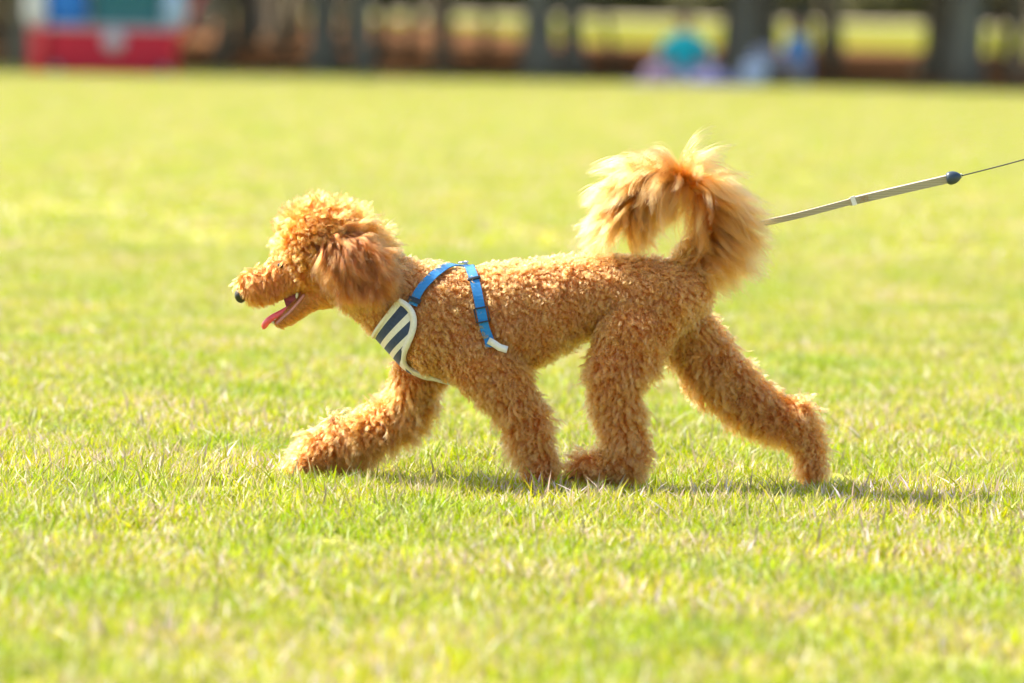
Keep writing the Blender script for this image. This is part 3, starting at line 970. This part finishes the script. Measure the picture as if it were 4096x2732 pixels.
M_blue = webbing('blue_webbing', (0.006, 0.22, 0.56))
M_cream = simple('cream_canvas', (0.80, 0.75, 0.66), 0.85, 260, 0.07, 0.3, sheen=.2)
M_navy = simple('navy_print', (0.035, 0.055, 0.120), 0.85, 260, 0.2, 0.3, sheen=.2)
M_plastic = simple('black_plastic', (0.015, 0.017, 0.022), 0.35, 60, 0.1, 0.0)
M_steel = simple('steel', (0.55, 0.55, 0.56), 0.25, 60, 0.05, 0.0, metal=1.0)
harness = empty('dog_harness', (P(1750, 1300, 0)), label='blue strap harness with navy striped cream chest panel worn by the poodle', cat='harness')
V, Fc = band(fs, fn, 0.0076, 0.0010); st1 = link('shoulder_strap', mesh_from('shoulder_strap', V, Fc), M_blue, harness, smooth=False)
V, Fc = band(rs, rn, 0.0080, 0.0010); st2 = link('girth_strap', mesh_from('girth_strap', V, Fc), M_blue, harness, smooth=False)


def slider(path, nor, i, hw, hl, name, parent, frame=False):
    c = path[i] + nor[i] * 0.0018; t_ = unit(path[i + 1] - path[i - 1]); s_ = unit(np.cross(t_, nor[i])); n_ = nor[i]
    bm = bmesh.new()
    Rm = Matrix((s_, t_, n_)).transposed()
    if frame:
        for (ox, oy, sx, sy) in ((-hw, 0, .0022, hl * 2), (hw, 0, .0022, hl * 2), (0, -hl, hw * 2 - .0024, .0026), (0, hl, hw * 2 - .0024, .0026)):
            box_bm(bm, Vector(c + s_ * ox + t_ * oy), (sx, sy, .0030), Rm, .0005)
    else:
        box_bm(bm, Vector(c), (hw * 2, hl * 2, .0034), Rm, .0008)
    return link(name, bm_mesh(bm), M_plastic, parent)


def idx_at(path, px, py, y=-0.07):
    d = [np.linalg.norm(p_ - P(px, py, p_[1])) + (10 if p_[1] > 0 else 0) for p_ in path]
    return int(np.argmin(d))


slider(fs, fn, max(1, idx_at(fs, 1667, 1203)), 0.0108, 0.0042, 'strap_slider', st1)
slider(rs, rn, idx_at(rs, 1897, 1121), 0.0112, 0.0028, 'strap_slider', st2)
slider(rs, rn, idx_at(rs, 1921, 1257), 0.0112, 0.0120, 'buckle', st2, True)
# far-side fittings mirror the near ones
slider(rs, rn, len(rs) - 1 - idx_at(rs, 1897, 1121), 0.0112, 0.0028, 'strap_slider', st2)

# the striped panel: bands of printed cloth along the rows
def panel_grid(PRg, mrow=6):
    out = []
    for j in range(PRg.shape[1]):
        out.append(catmull(list(PRg[:, j]), mrow))
    return np.array(out).transpose(1, 0, 2)


PG = panel_grid(PR, 6)
nr, ncol, _ = PG.shape
V = PG.reshape(-1, 3)
pn = np.array([np.array(bvh.find_nearest(Vector(p_))[1]) for p_ in V])
Fc, mi = [], []
def stripe(r_):
    f_ = r_ / 6.0
    for a, b in ((0.45, 1.55), (2.35, 3.55), (4.5, 5.7), (6.7, 7.4), (8.3, 8.9)):
        if a <= f_ < b: return 1
    return 0
for i in range(nr - 1):
    for j in range(ncol - 1):
        Fc.append((i * ncol + j, i * ncol + j + 1, (i + 1) * ncol + j + 1, (i + 1) * ncol + j)); mi.append(stripe(i))
me = mesh_from('chest_panel', V, Fc)
me.materials.append(M_cream); me.materials.append(M_navy)
me.polygons.foreach_set('material_index', mi)
panel = link('chest_panel', me, None, harness)
md = panel.modifiers.new('thick', 'SOLIDIFY'); md.thickness = 0.0022; md.offset = 0
# binding round the edge
def edge_band(pts_, hw, th, name):
    pts_ = np.array(pts_)
    nn_ = []
    for p_ in pts_: nn_.append(np.array(bvh.find_nearest(Vector(p_))[1]))
    nn_ = np.array(nn_)
    for _ in range(4): nn_[1:-1] = nn_[:-2] * .25 + nn_[1:-1] * .5 + nn_[2:] * .25
    nn_ = unit(nn_)
    V, Fc = band(pts_ + nn_ * .0012, nn_, hw, th)
    return link(name, mesh_from(name, V, Fc), M_cream, panel)


edge_band(PG[:, 0], 0.0052, 0.0022, 'binding'); edge_band(PG[:, -1], 0.0052, 0.0022, 'binding')
edge_band(PG[0, :], 0.0030, 0.0022, 'binding')
# belly end of the panel: cream binding end behind the elbow, both sides
for sd in (-1, 1):
    ee = []
    for (x, y) in ((1946, 1368), (1965, 1380), (1990, 1395), (2016, 1408)):
        q, n_ = on_body(x, y, 0.012)
        ee.append(q if sd < 0 else mirror(q))
    nn_ = [np.array([0, sd * 1.0, 0.15])] * 4
    V, Fc = band(np.array(ee), unit(np.array(nn_)), 0.0058, 0.0020)
    link('belly_binding', mesh_from('belly_binding', V, Fc), M_cream, harness)
# leash ring on the withers
ringc = (fs[len(fs) // 2] + rs[len(rs) // 2]) / 2 + np.array([0, 0, 0.006])
ang_ = np.linspace(0, 2 * math.pi, 25)
V, Fc = tube([ringc + np.array([0.008 * math.cos(a), 0.011 * math.sin(a), 0.001 * math.cos(a)]) for a in ang_], 0.0013, 8, cap=False)
link('leash_ring', mesh_from('leash_ring', V, Fc), M_steel, harness)

# ------------------------------------------------------------------ leash
M_leash = webbing('grey_webbing', (0.44, 0.38, 0.29), 700)
M_edge = simple('tan_stitching', (0.42, 0.26, 0.14), 0.8)
leash = empty('dog_leash', P(3400, 800, 0.03), label='grey webbing leash pulled taut behind the poodle ending in a dark cord stop', cat='leash')
lp = [ringc + np.array([0.002, 0.010, -0.004]), P(1900, 1100, .062), P(2000, 1115, .086), P(2200, 1112, .094), P(2450, 1096, .090), P(2680, 1040, .07), P(2850, 950, .05), P(3005, 905, .035), P(3200, 860, .02), P(3398, 808, 0.0)]
def leash_band(pts_, hw0, hw1, th, name, mat, parent, tilt=-0.35, yo=0.0):
    pth = np.array(catmull(pts_, 10)); n = len(pth)
    V, Fc = [], []
    for i in range(n):
        t_ = unit(pth[min(i + 1, n - 1)] - pth[max(i - 1, 0)])
        nn_ = unit(np.array([0, -1.0, tilt])); nn_ = unit(nn_ - t_ * nn_.dot(t_)); s_ = np.cross(t_, nn_)
        hw = hw0 + (hw1 - hw0) * i / (n - 1)
        c_ = pth[i] + nn_ * yo
        for a, b in ((-1, -1), (-1, 1), (1, 1), (1, -1)):
            V.append(c_ + s_ * hw * a + nn_ * th * b)
    for i in range(n - 1):
        for k in range(4):
            k2 = (k + 1) % 4; Fc.append((4 * i + k, 4 * i + k2, 4 * i + 4 + k2, 4 * i + 4 + k))
    Fc.append((0, 1, 2, 3)); Fc.append((4 * n - 1, 4 * n - 2, 4 * n - 3, 4 * n - 4))
    return link(name, mesh_from(name, V, Fc), mat, parent, smooth=False)


wb = leash_band(lp, 0.0046, 0.0054, 0.0011, 'webbing', M_leash, leash)
lp2 = [P(3398, 808, 0.0), P(3450, 795, -.004), P(3600, 760, -.012), P(3800, 714, -.022)]
leash_band(lp2, 0.0064, 0.0070, 0.0022, 'webbing_loop', M_leash, leash)
leash_band([p_ + np.array([0, -0.0005, 0.0062]) for p_ in lp2], 0.0008, 0.0008, 0.0026, 'stitched_edge', M_edge, wb)
leash_band([p_ + np.array([0, -0.0005, 0.0046]) for p_ in lp[5:]], 0.0008, 0.0008, 0.0017, 'stitched_edge', M_edge, wb)
leash_band([P(3408, 786, -.004), P(3414, 802, -.004), P(3420, 820, -.004)], 0.0038, 0.0038, 0.0032, 'loop_keeper', M_cream, leash)
for (xa, ya, xb, yb) in ((3440, 786, 3462, 805), (3462, 782, 3440, 808), (3468, 781, 3471, 806)):
    leash_band([P(xa, ya, -.0085), P(xb, yb, -.0085)], 0.0006, 0.0006, 0.0006, 'cross_stitch', M_edge, wb)
M_stop = simple('blue_black_plastic', (0.035, 0.055, 0.075), 0.4, 60, 0.1, 0.0)
st = []
for t_ in np.linspace(0, 1, 14):
    st.append(P(3786 + 58 * t_, 716 - 12 * t_, -.022))
rad = [0.0075, 0.0098, 0.0108, 0.0112, 0.0113, 0.0112, 0.0110, 0.0106, 0.0100, 0.0092, 0.0082, 0.0068, 0.0048, 0.0030]
V, Fc = tube(st, rad, 18); link('cord_stop', mesh_from('cord_stop', V, Fc), M_stop, leash)
ec = P(3846, 703.5, -.022)
V, Fc = tube([ec + np.array([.0012 * math.cos(a), 0, .0030 * math.sin(a)]) for a in ang_], 0.0008, 6, cap=False)
link('eyelet', mesh_from('eyelet', V, Fc), M_steel, leash)
cd = catmull([P(3846, 703, -.022), P(4000, 664, -.03), P(4140, 626, -.04), P(4600, 500, -.07), P(5300, 300, -.1)], 8)
V, Fc = tube(cd, 0.0011, 8); link('cord', mesh_from('cord', V, Fc), simple('dark_cord', (0.035, 0.033, 0.03), .6), leash)

# ------------------------------------------------------------------ trees behind
def leaf_mat(name, lo, hi):
    m, nt, out = newmat(name)
    oi = nd(nt, 'ShaderNodeNewGeometry')
    rp = ramp(nt, [(0.0, lo), (1.0, hi)]); nt.links.new(oi.outputs['Random Per Island'], rp.inputs['Fac'])
    d = nd(nt, 'ShaderNodeBsdfDiffuse'); t = nd(nt, 'ShaderNodeBsdfTranslucent')
    nt.links.new(rp.outputs['Color'], d.inputs['Color']); nt.links.new(rp.outputs['Color'], t.inputs['Color'])
    mx = nd(nt, 'ShaderNodeMixShader'); mx.inputs[0].default_value = .35
    nt.links.new(d.outputs[0], mx.inputs[1]); nt.links.new(t.outputs[0], mx.inputs[2]); nt.links.new(mx.outputs[0], out.inputs['Surface'])
    return m


M_leaf = leaf_mat('leaves', (0.03, 0.055, 0.015), (0.10, 0.15, 0.03))
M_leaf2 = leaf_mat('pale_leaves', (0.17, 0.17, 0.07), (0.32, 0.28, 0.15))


def crown_mesh(seed, rad, h, nl=1500, sz=0.30):
    r = np.random.default_rng(seed)
    V, Fc = [], []
    cl = [(r.normal(0, rad * .45, 2), r.uniform(-.4, .5) * h, r.uniform(.35, .6) * rad) for _ in range(16)]
    for i in range(nl):
        (cx, cy_), cz, cr_ = cl[r.integers(len(cl))]
        d = unit(r.normal(size=3)) * cr_ * r.uniform(.4, 1) ** .5
        c = np.array([cx, cy_, cz]) + d * np.array([1, 1, .75])
        a = unit(r.normal(size=3)); b = unit(np.cross(a, r.normal(size=3))); s = sz * r.uniform(.6, 1.4)
        o = len(V)
        V += [c - a * s, c + b * s * .5, c + a * s, c - b * s * .5]
        Fc.append((o, o + 1, o + 2, o + 3))
    me = mesh_from('crown', V, Fc); return me


crowns = [crown_mesh(s, 3.4, 2.8, 2300) for s in (1, 2, 3)]
for c_ in crowns: c_.materials.append(M_leaf)


def tree(x, y, r, lean, label, group, h=8.5, seed=0, crown=True, dx2=0):
    rr = random.Random(seed)
    t = empty('tree', (x, y, 0), label=label, cat='tree', group=group)
    pts_, rad_ = [], []
    for i in range(14):
        q = i / 13
        pts_.append((x + lean * q * h * .62 + 0.06 * math.sin(q * 7 + seed), y + 0.05 * math.cos(q * 5 + seed), -0.05 + q * h * .62))
        flare = 1 + 0.55 * math.exp(-q * 22)
        rad_.append(r * flare * (1 - .45 * q) * (1 + .05 * math.sin(q * 23 + seed)))
    V, Fc = tube(pts_, rad_, 14)
    V = [v_ + np.array([1, 1, 0]) * 0.06 * r * noise.noise(Vector((v_[0] * 5, v_[1] * 5, v_[2] * 1.5))) * 3 for v_ in V]
    tr = link('trunk', mesh_from('trunk', V, Fc), M_bark, t)
    top = np.array(pts_[-1])
    for k in range(4):
        a = k * 1.57 + seed; q = 8 + k
        b0 = np.array(pts_[min(13, q + 1)]); L_ = 2.4
        bp_ = [b0 + np.array([math.cos(a) * L_ * s_, math.sin(a) * L_ * s_, L_ * s_ * (0.55 + .2 * s_)]) for s_ in (0, .35, .7, 1)]
        V, Fc = tube(bp_, [r * .38, r * .28, r * .18, r * .06], 8)
        link('limb', mesh_from('limb', V, Fc), M_bark, tr)
    if crown:
        c_ = bpy.data.objects.new('crown', crowns[seed % 3]); COL.objects.link(c_); c_.parent = t
        c_.location = (top[0] - x, top[1] - y, h * .74); c_.rotation_euler = (0, 0, seed * 1.3)
        s_ = h / 8.5
        c_.scale = (s_, s_, s_)
    return t


# trunk px (at its foot), width px, distance beyond dog (m), lean, label
TL = [
    (60, 85, 66, 0.0, 'dull green tree trunk standing at the far left behind the pale bag'),
    (862, 70, 74, 0.06, 'dark tree trunk just right of the red wagon handle'),
    (1122, 46, 82, 0.0, 'thin dark tree trunk between the wagon and the broad olive trunk'),
    (1300, 125, 68, 0.0, 'broad olive and dark trunk, above the gap before the poodle head'),
    (1472, 90, 67, -0.05, 'pale grey trunk right of the broad olive trunk'),
    (1540, 60, 84, 0.0, 'dark green tree trunk behind the pale grey trunk'),
    (1772, 84, 75, -0.05, 'dark narrow trunk standing alone over the poodle neck'),
    (1930, 34, 96, 0.0, 'slim distant trunk left of the twin grey trunks'),
    (2140, 138, 67, 0.0, 'wide blue grey trunk, left one of the close pair'),
    (2290, 96, 69, 0.0, 'grey green trunk, right one of the close pair'),
    (2215, 34, 80, 0.0, 'dark trunk seen in the slit between the close pair of grey trunks'),
    (2480, 30, 84, -0.28, 'thin sapling leaning left behind the open leaf litter'),
    (2960, 150, 68, 0.0, 'big dark trunk right behind the person in teal'),
    (3055, 92, 73, 0.0, 'dark trunk behind the head of the person in blue'),
    (3225, 26, 112, 0.0, 'very thin far trunk above the person in blue'),
    (3318, 56, 84, 0.0, 'mossy narrow trunk right of the person in blue'),
    (3740, 150, 76, 0.26, 'heavy dark trunk leaning right over the brown ground'),
    (3880, 150, 67, 0.0, 'thick dark upright trunk near the right edge'),
    (3985, 40, 90, 0.0, 'small trunk behind the thick upright trunk near the right edge'),
    (4060, 52, 70, 0.0, 'dark trunk cut by the right edge of the picture'),
    (650, 60, 92, 0.0, 'distant trunk behind the top of the red wagon'),
    (330, 60, 88, 0.0, 'distant trunk hidden behind the blue bag in the wagon'),
    (960, 50, 100, 0.0, 'far dim trunk right of the wagon handle tree'),
    (1640, 44, 98, 0.1, 'far slanting trunk left of the lone narrow trunk'),
]
for i, (px_, w_, yy, ln, lb) in enumerate(TL):
    yy -= 8
    q = P(px_, 290, yy); r_ = .86 * w_ * (yy + 9.55) / F / 2
    tree(q[0], yy, r_, ln, lb, 'trees along the far side of the lawn', h=8 + (i * 37 % 10) * .15, seed=i)
# shade trees outside the frame, whose crowns keep the strip dark
i = 40
for (x0, y0) in [(-8.5, 61.5), (-14, 57), (-18, 59), (8.8, 59), (12, 60), (15, 58), (9, 64), (-9, 62), (-11, 66), (-15, 70), (-19, 66), (-10, 74), (-14, 79), (-20, 76), (-8.5, 84), (-16, 88), (-12, 95), (-24, 70), (-25, 82), (10, 68), (13, 75), (11, 84), (16, 70), (-11, 104), (-5, 108), (-18, 100)]:
    tree(x0, y0, 0.2, 0.0, 'broad crowned shade tree standing in the belt outside the frame', 'shade trees beside the picture', h=8.6, seed=i); i += 1
rr = random.Random(5)
for k in range(44):
    yy = rr.uniform(72, 290); px_ = rr.uniform(-900, 1850 - max(0, yy - 150) * 0.6)
    q = P(px_, 200, yy)
    tree(q[0], yy, rr.uniform(.13, .24), rr.uniform(-.08, .08), 'dim distant tree deep in the shaded wood on the left', 'trees deep in the left wood', h=rr.uniform(8, 10), seed=60 + k)
for k, px_ in enumerate((2120, 2160, 2285, 2290, 2940, 2990, 3050, 3720, 3780, 3860, 3900, 4065, 2288, 3320, 4150, 4260, 3310, 2970)):  # added trees, trunks hidden by the front ones, crowns there to shade the litter
    yy = (78, 98, 88, 112, 76, 92, 108, 84, 100, 76, 116, 90, 104, 100, 80, 104, 116, 122)[k]
    q = P(px_, 200, yy)
    tree(q[0], yy, .15, 0.0, 'added rear tree hidden behind the bigger trunks to shade the leaf litter', 'added shade trees behind the front trunks', h=9.5, seed=120 + k)
# distant line of trees at the horizon
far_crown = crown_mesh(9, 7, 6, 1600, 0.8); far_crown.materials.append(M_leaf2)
for k in range(34):
    x0 = -120 + k * 7.4 + random.uniform(-1.5, 1.5); y0 = 930 + random.uniform(-6, 14)
    t = empty('distant_tree', (x0, y0, 0), label='pale hazy tree in the distant row beyond the sand path', cat='tree', group='distant trees on the horizon')
    V, Fc = tube([(x0, y0, 0), (x0, y0, 3), (x0, y0, 7)], [.35, .3, .2], 8); link('trunk', mesh_from('trunk', V, Fc), M_bark, t)
    c_ = bpy.data.objects.new('crown', far_crown); COL.objects.link(c_); c_.parent = t; c_.location = (0, 0, 5.0); c_.rotation_euler = (0, 0, k); c_.scale = (1.3, 1.3, 1.35)

# ------------------------------------------------------------------ red wagon on the left
M_red = simple('red_fabric', (0.62, 0.016, 0.035), 0.75, 12, 0.15, 0.3)
M_redm = simple('red_frame', (0.70, 0.03, 0.03), 0.4, 12, 0.1, 0)
M_grey = simple('grey_cloth', (0.42, 0.44, 0.47), 0.8, 12, 0.1, 0.3)
M_black = simple('black_rubber', (0.02, 0.02, 0.02), 0.8)
M_badge = simple('pale_badge', (0.60, 0.50, 0.52), 0.7)
YW = 53.0
KW = (YW + 9.55) / F
wc = P(410, 258, YW); wz = 0.0
wagon = empty('folding_wagon', (wc[0], YW, 0), label='red folding fabric wagon with round pale badge parked on the lawn far left', cat='wagon')
W = 540 * KW; H0, H1 = 0.03, 0.50; D = 0.62
bm = bmesh.new(); box_bm(bm, (wc[0] + .03, YW - D / 2, (H0 + H1) / 2), (W - .08, .025, H1 - H0), None, .008); side_a = link('side_panel', bm_mesh(bm), M_red, wagon)
bm = bmesh.new(); box_bm(bm, (wc[0] + .03, YW + D / 2, (H0 + H1) / 2), (W - .08, .025, H1 - H0), None, .008); link('side_panel', bm_mesh(bm), M_red, wagon)
for s_ in (-1, 1):
    bm = bmesh.new(); box_bm(bm, (wc[0] + s_ * (W / 2 - .01), YW, (H0 + H1) / 2), (.025, D, H1 - H0), None, .008); link('end_panel', bm_mesh(bm), M_red, wagon)
    for q in (-1, 1):
        bm = bmesh.new(); box_bm(bm, (wc[0] + s_ * W / 2, YW + q * (D / 2 + .01), H1 / 2 + .03), (.05, .05, H1 + .04), None, .01); link('frame_post', bm_mesh(bm), M_redm, wagon)
        cx_ = wc[0] + s_ * (W / 2 - .14); cy2 = YW + q * (D / 2 + .05)
        V, Fc = tube([(cx_, cy2 - .03, .065), (cx_, cy2 + .03, .065)], .065, 24)
        wh = link('wheel', mesh_from('wheel', V, Fc), M_black, wagon)
        V, Fc = tube([(cx_, cy2 - .034, .065), (cx_, cy2 + .034, .065)], .04, 16); link('hub', mesh_from('hub', V, Fc), M_grey, wh)
bm = bmesh.new(); box_bm(bm, (wc[0], YW, H0 + .02), (W - .06, D - .04, .02)); link('floor_board', bm_mesh(bm), M_red, wagon)
bm = bmesh.new()
for (ox, oy, sx, sy) in ((0, -D / 2, W, .06), (0, D / 2, W, .06), (-W / 2, 0, .06, D - .07), (W / 2, 0, .06, D - .07)):
    box_bm(bm, (wc[0] + ox, YW + oy, H1 + .03), (sx, sy, .06), None, .015)
link('rim', bm_mesh(bm), M_grey, wagon)
bc = P(420, 163, YW - D / 2 - .015)
V, Fc = tube([bc + np.array([0, .004, 0]), bc - np.array([0, .004, 0])], 0.125, 32); link('badge', mesh_from('badge', V, Fc), M_badge, side_a)
hx = wc[0] + W / 2
V, Fc = tube([(hx + .03, YW, .16), (hx + .15, YW, .45), (hx + .50, YW, 1.25)], .028, 10)
link('handle', mesh_from('handle', V, Fc), M_redm, wagon)
V, Fc = tube([(hx + .50, YW - .12, 1.25), (hx + .50, YW + .12, 1.25)], .022, 10); link('grip', mesh_from('grip', V, Fc), M_black, wagon)


def sack(name, c, r3, mat, label, cat, strap=True):
    t = empty(name, (c[0], c[1], c[2] - r3[2]), label=label, cat=cat)
    def wp(p_):
        x, y, z = p_
        q = z / r3[2]
        s_ = 1 + .12 * (-q) + .06 * noise.noise(Vector((x * 9, y * 9, z * 9)))
        e = lambda v_, r_: math.copysign(abs(v_ / r_) ** .7 * r_, v_) if v_ else 0
        return (e(x, r3[0]) * s_, e(y, r3[1]) * s_, e(z, r3[2]))
    link('bag_body', ellipsoid_me(c, r3, None, 24, 16, 'bag_body', wp), mat, t)
    if strap:
        pt = [np.array(c) + np.array([r3[0] * .6 * math.cos(a), 0, r3[2] * .85 + r3[2] * .55 * math.sin(a)]) for a in np.linspace(0, math.pi, 12)]
        V, Fc = tube(pt, .012, 8); link('strap', mesh_from('strap', V, Fc), mat, t)
    return t


xl = lambda px_: P(px_, 100, YW)[0]
sack('blue_bag', (xl(255), YW, .62 + .14), (.24, .22, .28), simple('bright_blue', (.02, .18, .55), .6), 'bright blue bag in the left end of the red wagon', 'bag')
bm = bmesh.new(); cw = (xl(640) - xl(355)); box_bm(bm, ((xl(355) + xl(640)) / 2, YW, .16 + .37), (cw * .96, .44, .74), None, .04)
cool = empty('cooler_box', ((xl(355) + xl(640)) / 2, YW, .16), label='dark teal cooler box in the middle of the red wagon', cat='cooler')
link('cooler_body', bm_mesh(bm), simple('teal', (.02, .14, .15), .5), cool)
bm = bmesh.new(); box_bm(bm, ((xl(355) + xl(640)) / 2, YW, .93), (cw, .48, .06), None, .02); link('cooler_lid', bm_mesh(bm), simple('teal_lid', (.03, .2, .2), .4), cool)
sack('pale_blue_bag', (xl(685), YW - .16, .64 + .10), (.14, .16, .22), simple('pale_blue', (.38, .50, .62), .7), 'pale blue bag at the right end of the red wagon', 'bag')
sack('white_bag', (xl(128), YW - .1, .62 + .16), (.115, .12, .26), simple('white_cloth', (.68, .66, .62), .8), 'white bag hung on the left end of the red wagon', 'bag')

wrot = Matrix.Rotation(R(17), 3, 'Z')
for o_ in [wagon, cool] + [x for x in COL.objects if x.parent is None and x.name in ('blue_bag', 'pale_blue_bag', 'white_bag')]:
    o_.location = Vector((wc[0], YW, 0)) + wrot @ (o_.location - Vector((wc[0], YW, 0)))
    o_.rotation_euler = (0, 0, R(17))
# ------------------------------------------------------------------ people on the picnic mat
def chain_w(nodes):
    out = []
    for a, b in zip(nodes[:-1], nodes[1:]):
        pa, pb = np.array(a[:3]), np.array(b[:3])
        n = max(2, int(np.linalg.norm(pb - pa) / (min(a[3], b[3]) * .35)))
        for i in range(n):
            t_ = i / n; r_ = a[3] * (1 - t_) + b[3] * t_
            out.append((pa * (1 - t_) + pb * t_, (r_, r_, r_)))
    a = nodes[-1]; out.append((np.array(a[:3]), (a[3],) * 3))
    return out


M_skinp = simple('skin', (.38, .20, .13), .55)
M_dark = simple('black_hair', (.015, .012, .012), .5)


def person(loc, facing, shirt, legs, label, lean=0.0, pose='cross'):
    """seated on the ground; local x right, -y forward; rotated by facing about z"""
    t = empty('person', loc, label=label, cat='person')
    Rz = Matrix.Rotation(facing, 3, 'Z'); O = np.array(loc)
    def T(nodes): return [(*(np.array(Rz @ Vector((n_[0] + lean * n_[2], n_[1], n_[2]))) + O), n_[3]) for n_ in nodes]
    spine = [(0, 0, .13, .155), (0, .02, .28, .14), (0, .0, .42, .15), (0, 0, .50, .13), (0, 0, .58, .07), (0, -.01, .64, .055), (0, -.01, .68, .06)]
    head = [(0, -.02, .72, .08), (0, -.015, .78, .092), (0, -.01, .81, .088)]
    def arm(s): return [(s * .14, 0, .50, .07), (s * .21, 0, .47, .06), (s * .27, -.03, .33, .048), (s * .29, -.08, .23, .042), (s * .22, -.22, .22, .034), (s * .15, -.32, .22, .028), (s * .12, -.38, .215, .032)]
    if pose == 'cross':
        def leg(s): return [(s * .08, 0, .12, .12), (s * .25, -.22, .17, .09), (s * .36, -.36, .15, .075), (s * .20, -.42, .09, .06), (-s * .02, -.44, .07, .045), (-s * .12, -.46, .07, .045), (-s * .2, -.46, .07, .035)]
    else:
        def leg(s): return [(s * .08, 0, .12, .12), (s * .13, -.25, .28, .09), (s * .14, -.42, .40, .075), (s * .13, -.52, .24, .06), (s * .12, -.62, .08, .045), (s * .12, -.70, .05, .042), (s * .12, -.78, .04, .035)]
    allc = []
    for ch in [spine, head, arm(1), arm(-1), leg(1), leg(-1)]: allc += chain_w(T(ch))
    link('body', blob_mesh(allc, .016, 4, 'body'), M_skinp, t)
    grow = lambda ch, g: [(n_[0], n_[1], n_[2], n_[3] + g) for n_ in ch]
    sh = []
    for ch in [spine[:4], arm(1)[:3], arm(-1)[:3]]: sh += chain_w(T(grow(ch, .014)))
    link('shirt', blob_mesh(sh, .016, 4, 'shirt'), shirt, t)
    lg = []
    for ch in [leg(1)[:5], leg(-1)[:5]]: lg += chain_w(T(grow(ch, .014)))
    link('trousers', blob_mesh(lg, .016, 4, 'trousers'), legs, t)
    for s in (1, -1):
        link('shoe', blob_mesh(chain_w(T(grow(leg(s)[5:], .014))), .012, 3, 'shoe'), M_grey, t)
        c_ = T([(s * .035, -.095, .785, .012)])[0]; link('eye', ellipsoid_me(c_[:3], (.011, .011, .011), None, 10, 8, 'eye'), M_eye, t)
        c_ = T([(s * .09, -.01, .77, .02)])[0]; link('ear', ellipsoid_me(c_[:3], (.014, .02, .03), None, 10, 8, 'ear'), M_skinp, t)
    c_ = T([(0, -.11, .755, .012)])[0]; link('nose', ellipsoid_me(c_[:3], (.013, .018, .02), None, 10, 8, 'nose'), M_skinp, t)
    hr = [(0, .0, .835, .10), (0, .02, .80, .102), (0, .03, .76, .09), (0, .04, .70, .07)]
    link('hair', blob_mesh(chain_w(T(hr)), .014, 3, 'hair'), M_dark, t)
    t.scale = (.94, .94, .94)
    return t


g1 = P(2735, 305, 54.6)
person((g1[0], 54.6, .02), 0.0, simple('teal_shirt', (.004, .42, .46), .8), simple('lavender_trousers', (.26, .22, .28), .8),
       'person with dark hair in a teal shirt sitting cross legged on the pale mat', pose='cross')
g2 = P(3185, 305, 55.2)
person((g2[0], 55.2, .004), R(-75), simple('blue_shirt', (.10, .24, .44), .8), simple('grey_trousers', (.28, .27, .30), .8),
       'person in a blue shirt sitting with knees raised beside the white bag', lean=0.0, pose='knees')
# mat
mc = P(2740, 320, 54.3)
mat_ = bmesh.new()
box_bm(mat_, (mc[0], 54.4, .012), (1.35, 2.2, .02), None, .006)
tag(link('picnic_mat', bm_mesh(mat_), simple('lavender_mat', (.40, .38, .48), .8, 3, .1)), 'pale lavender picnic mat under the person in teal', 'mat')
sack('purple_bag', (P(2630, 290, 54)[0], 53.8, .12), (.16, .12, .10), simple('mauve', (.20, .13, .20), .7), 'mauve bag on the left part of the pale mat', 'bag', False)
sack('blue_cushion', (P(2850, 290, 53.8)[0], 53.8, .09), (.22, .16, .07), simple('violet_blue', (.12, .13, .28), .7), 'violet blue cushion on the right part of the pale mat', 'cushion', False)
sack('white_sack', (P(3025, 285, 54)[0], 54.4, .15), (.16, .14, .15), simple('white_plastic', (.42, .48, .56), .5), 'white plastic bag on the grass between the two people', 'bag')
print('objects', len(bpy.data.objects))
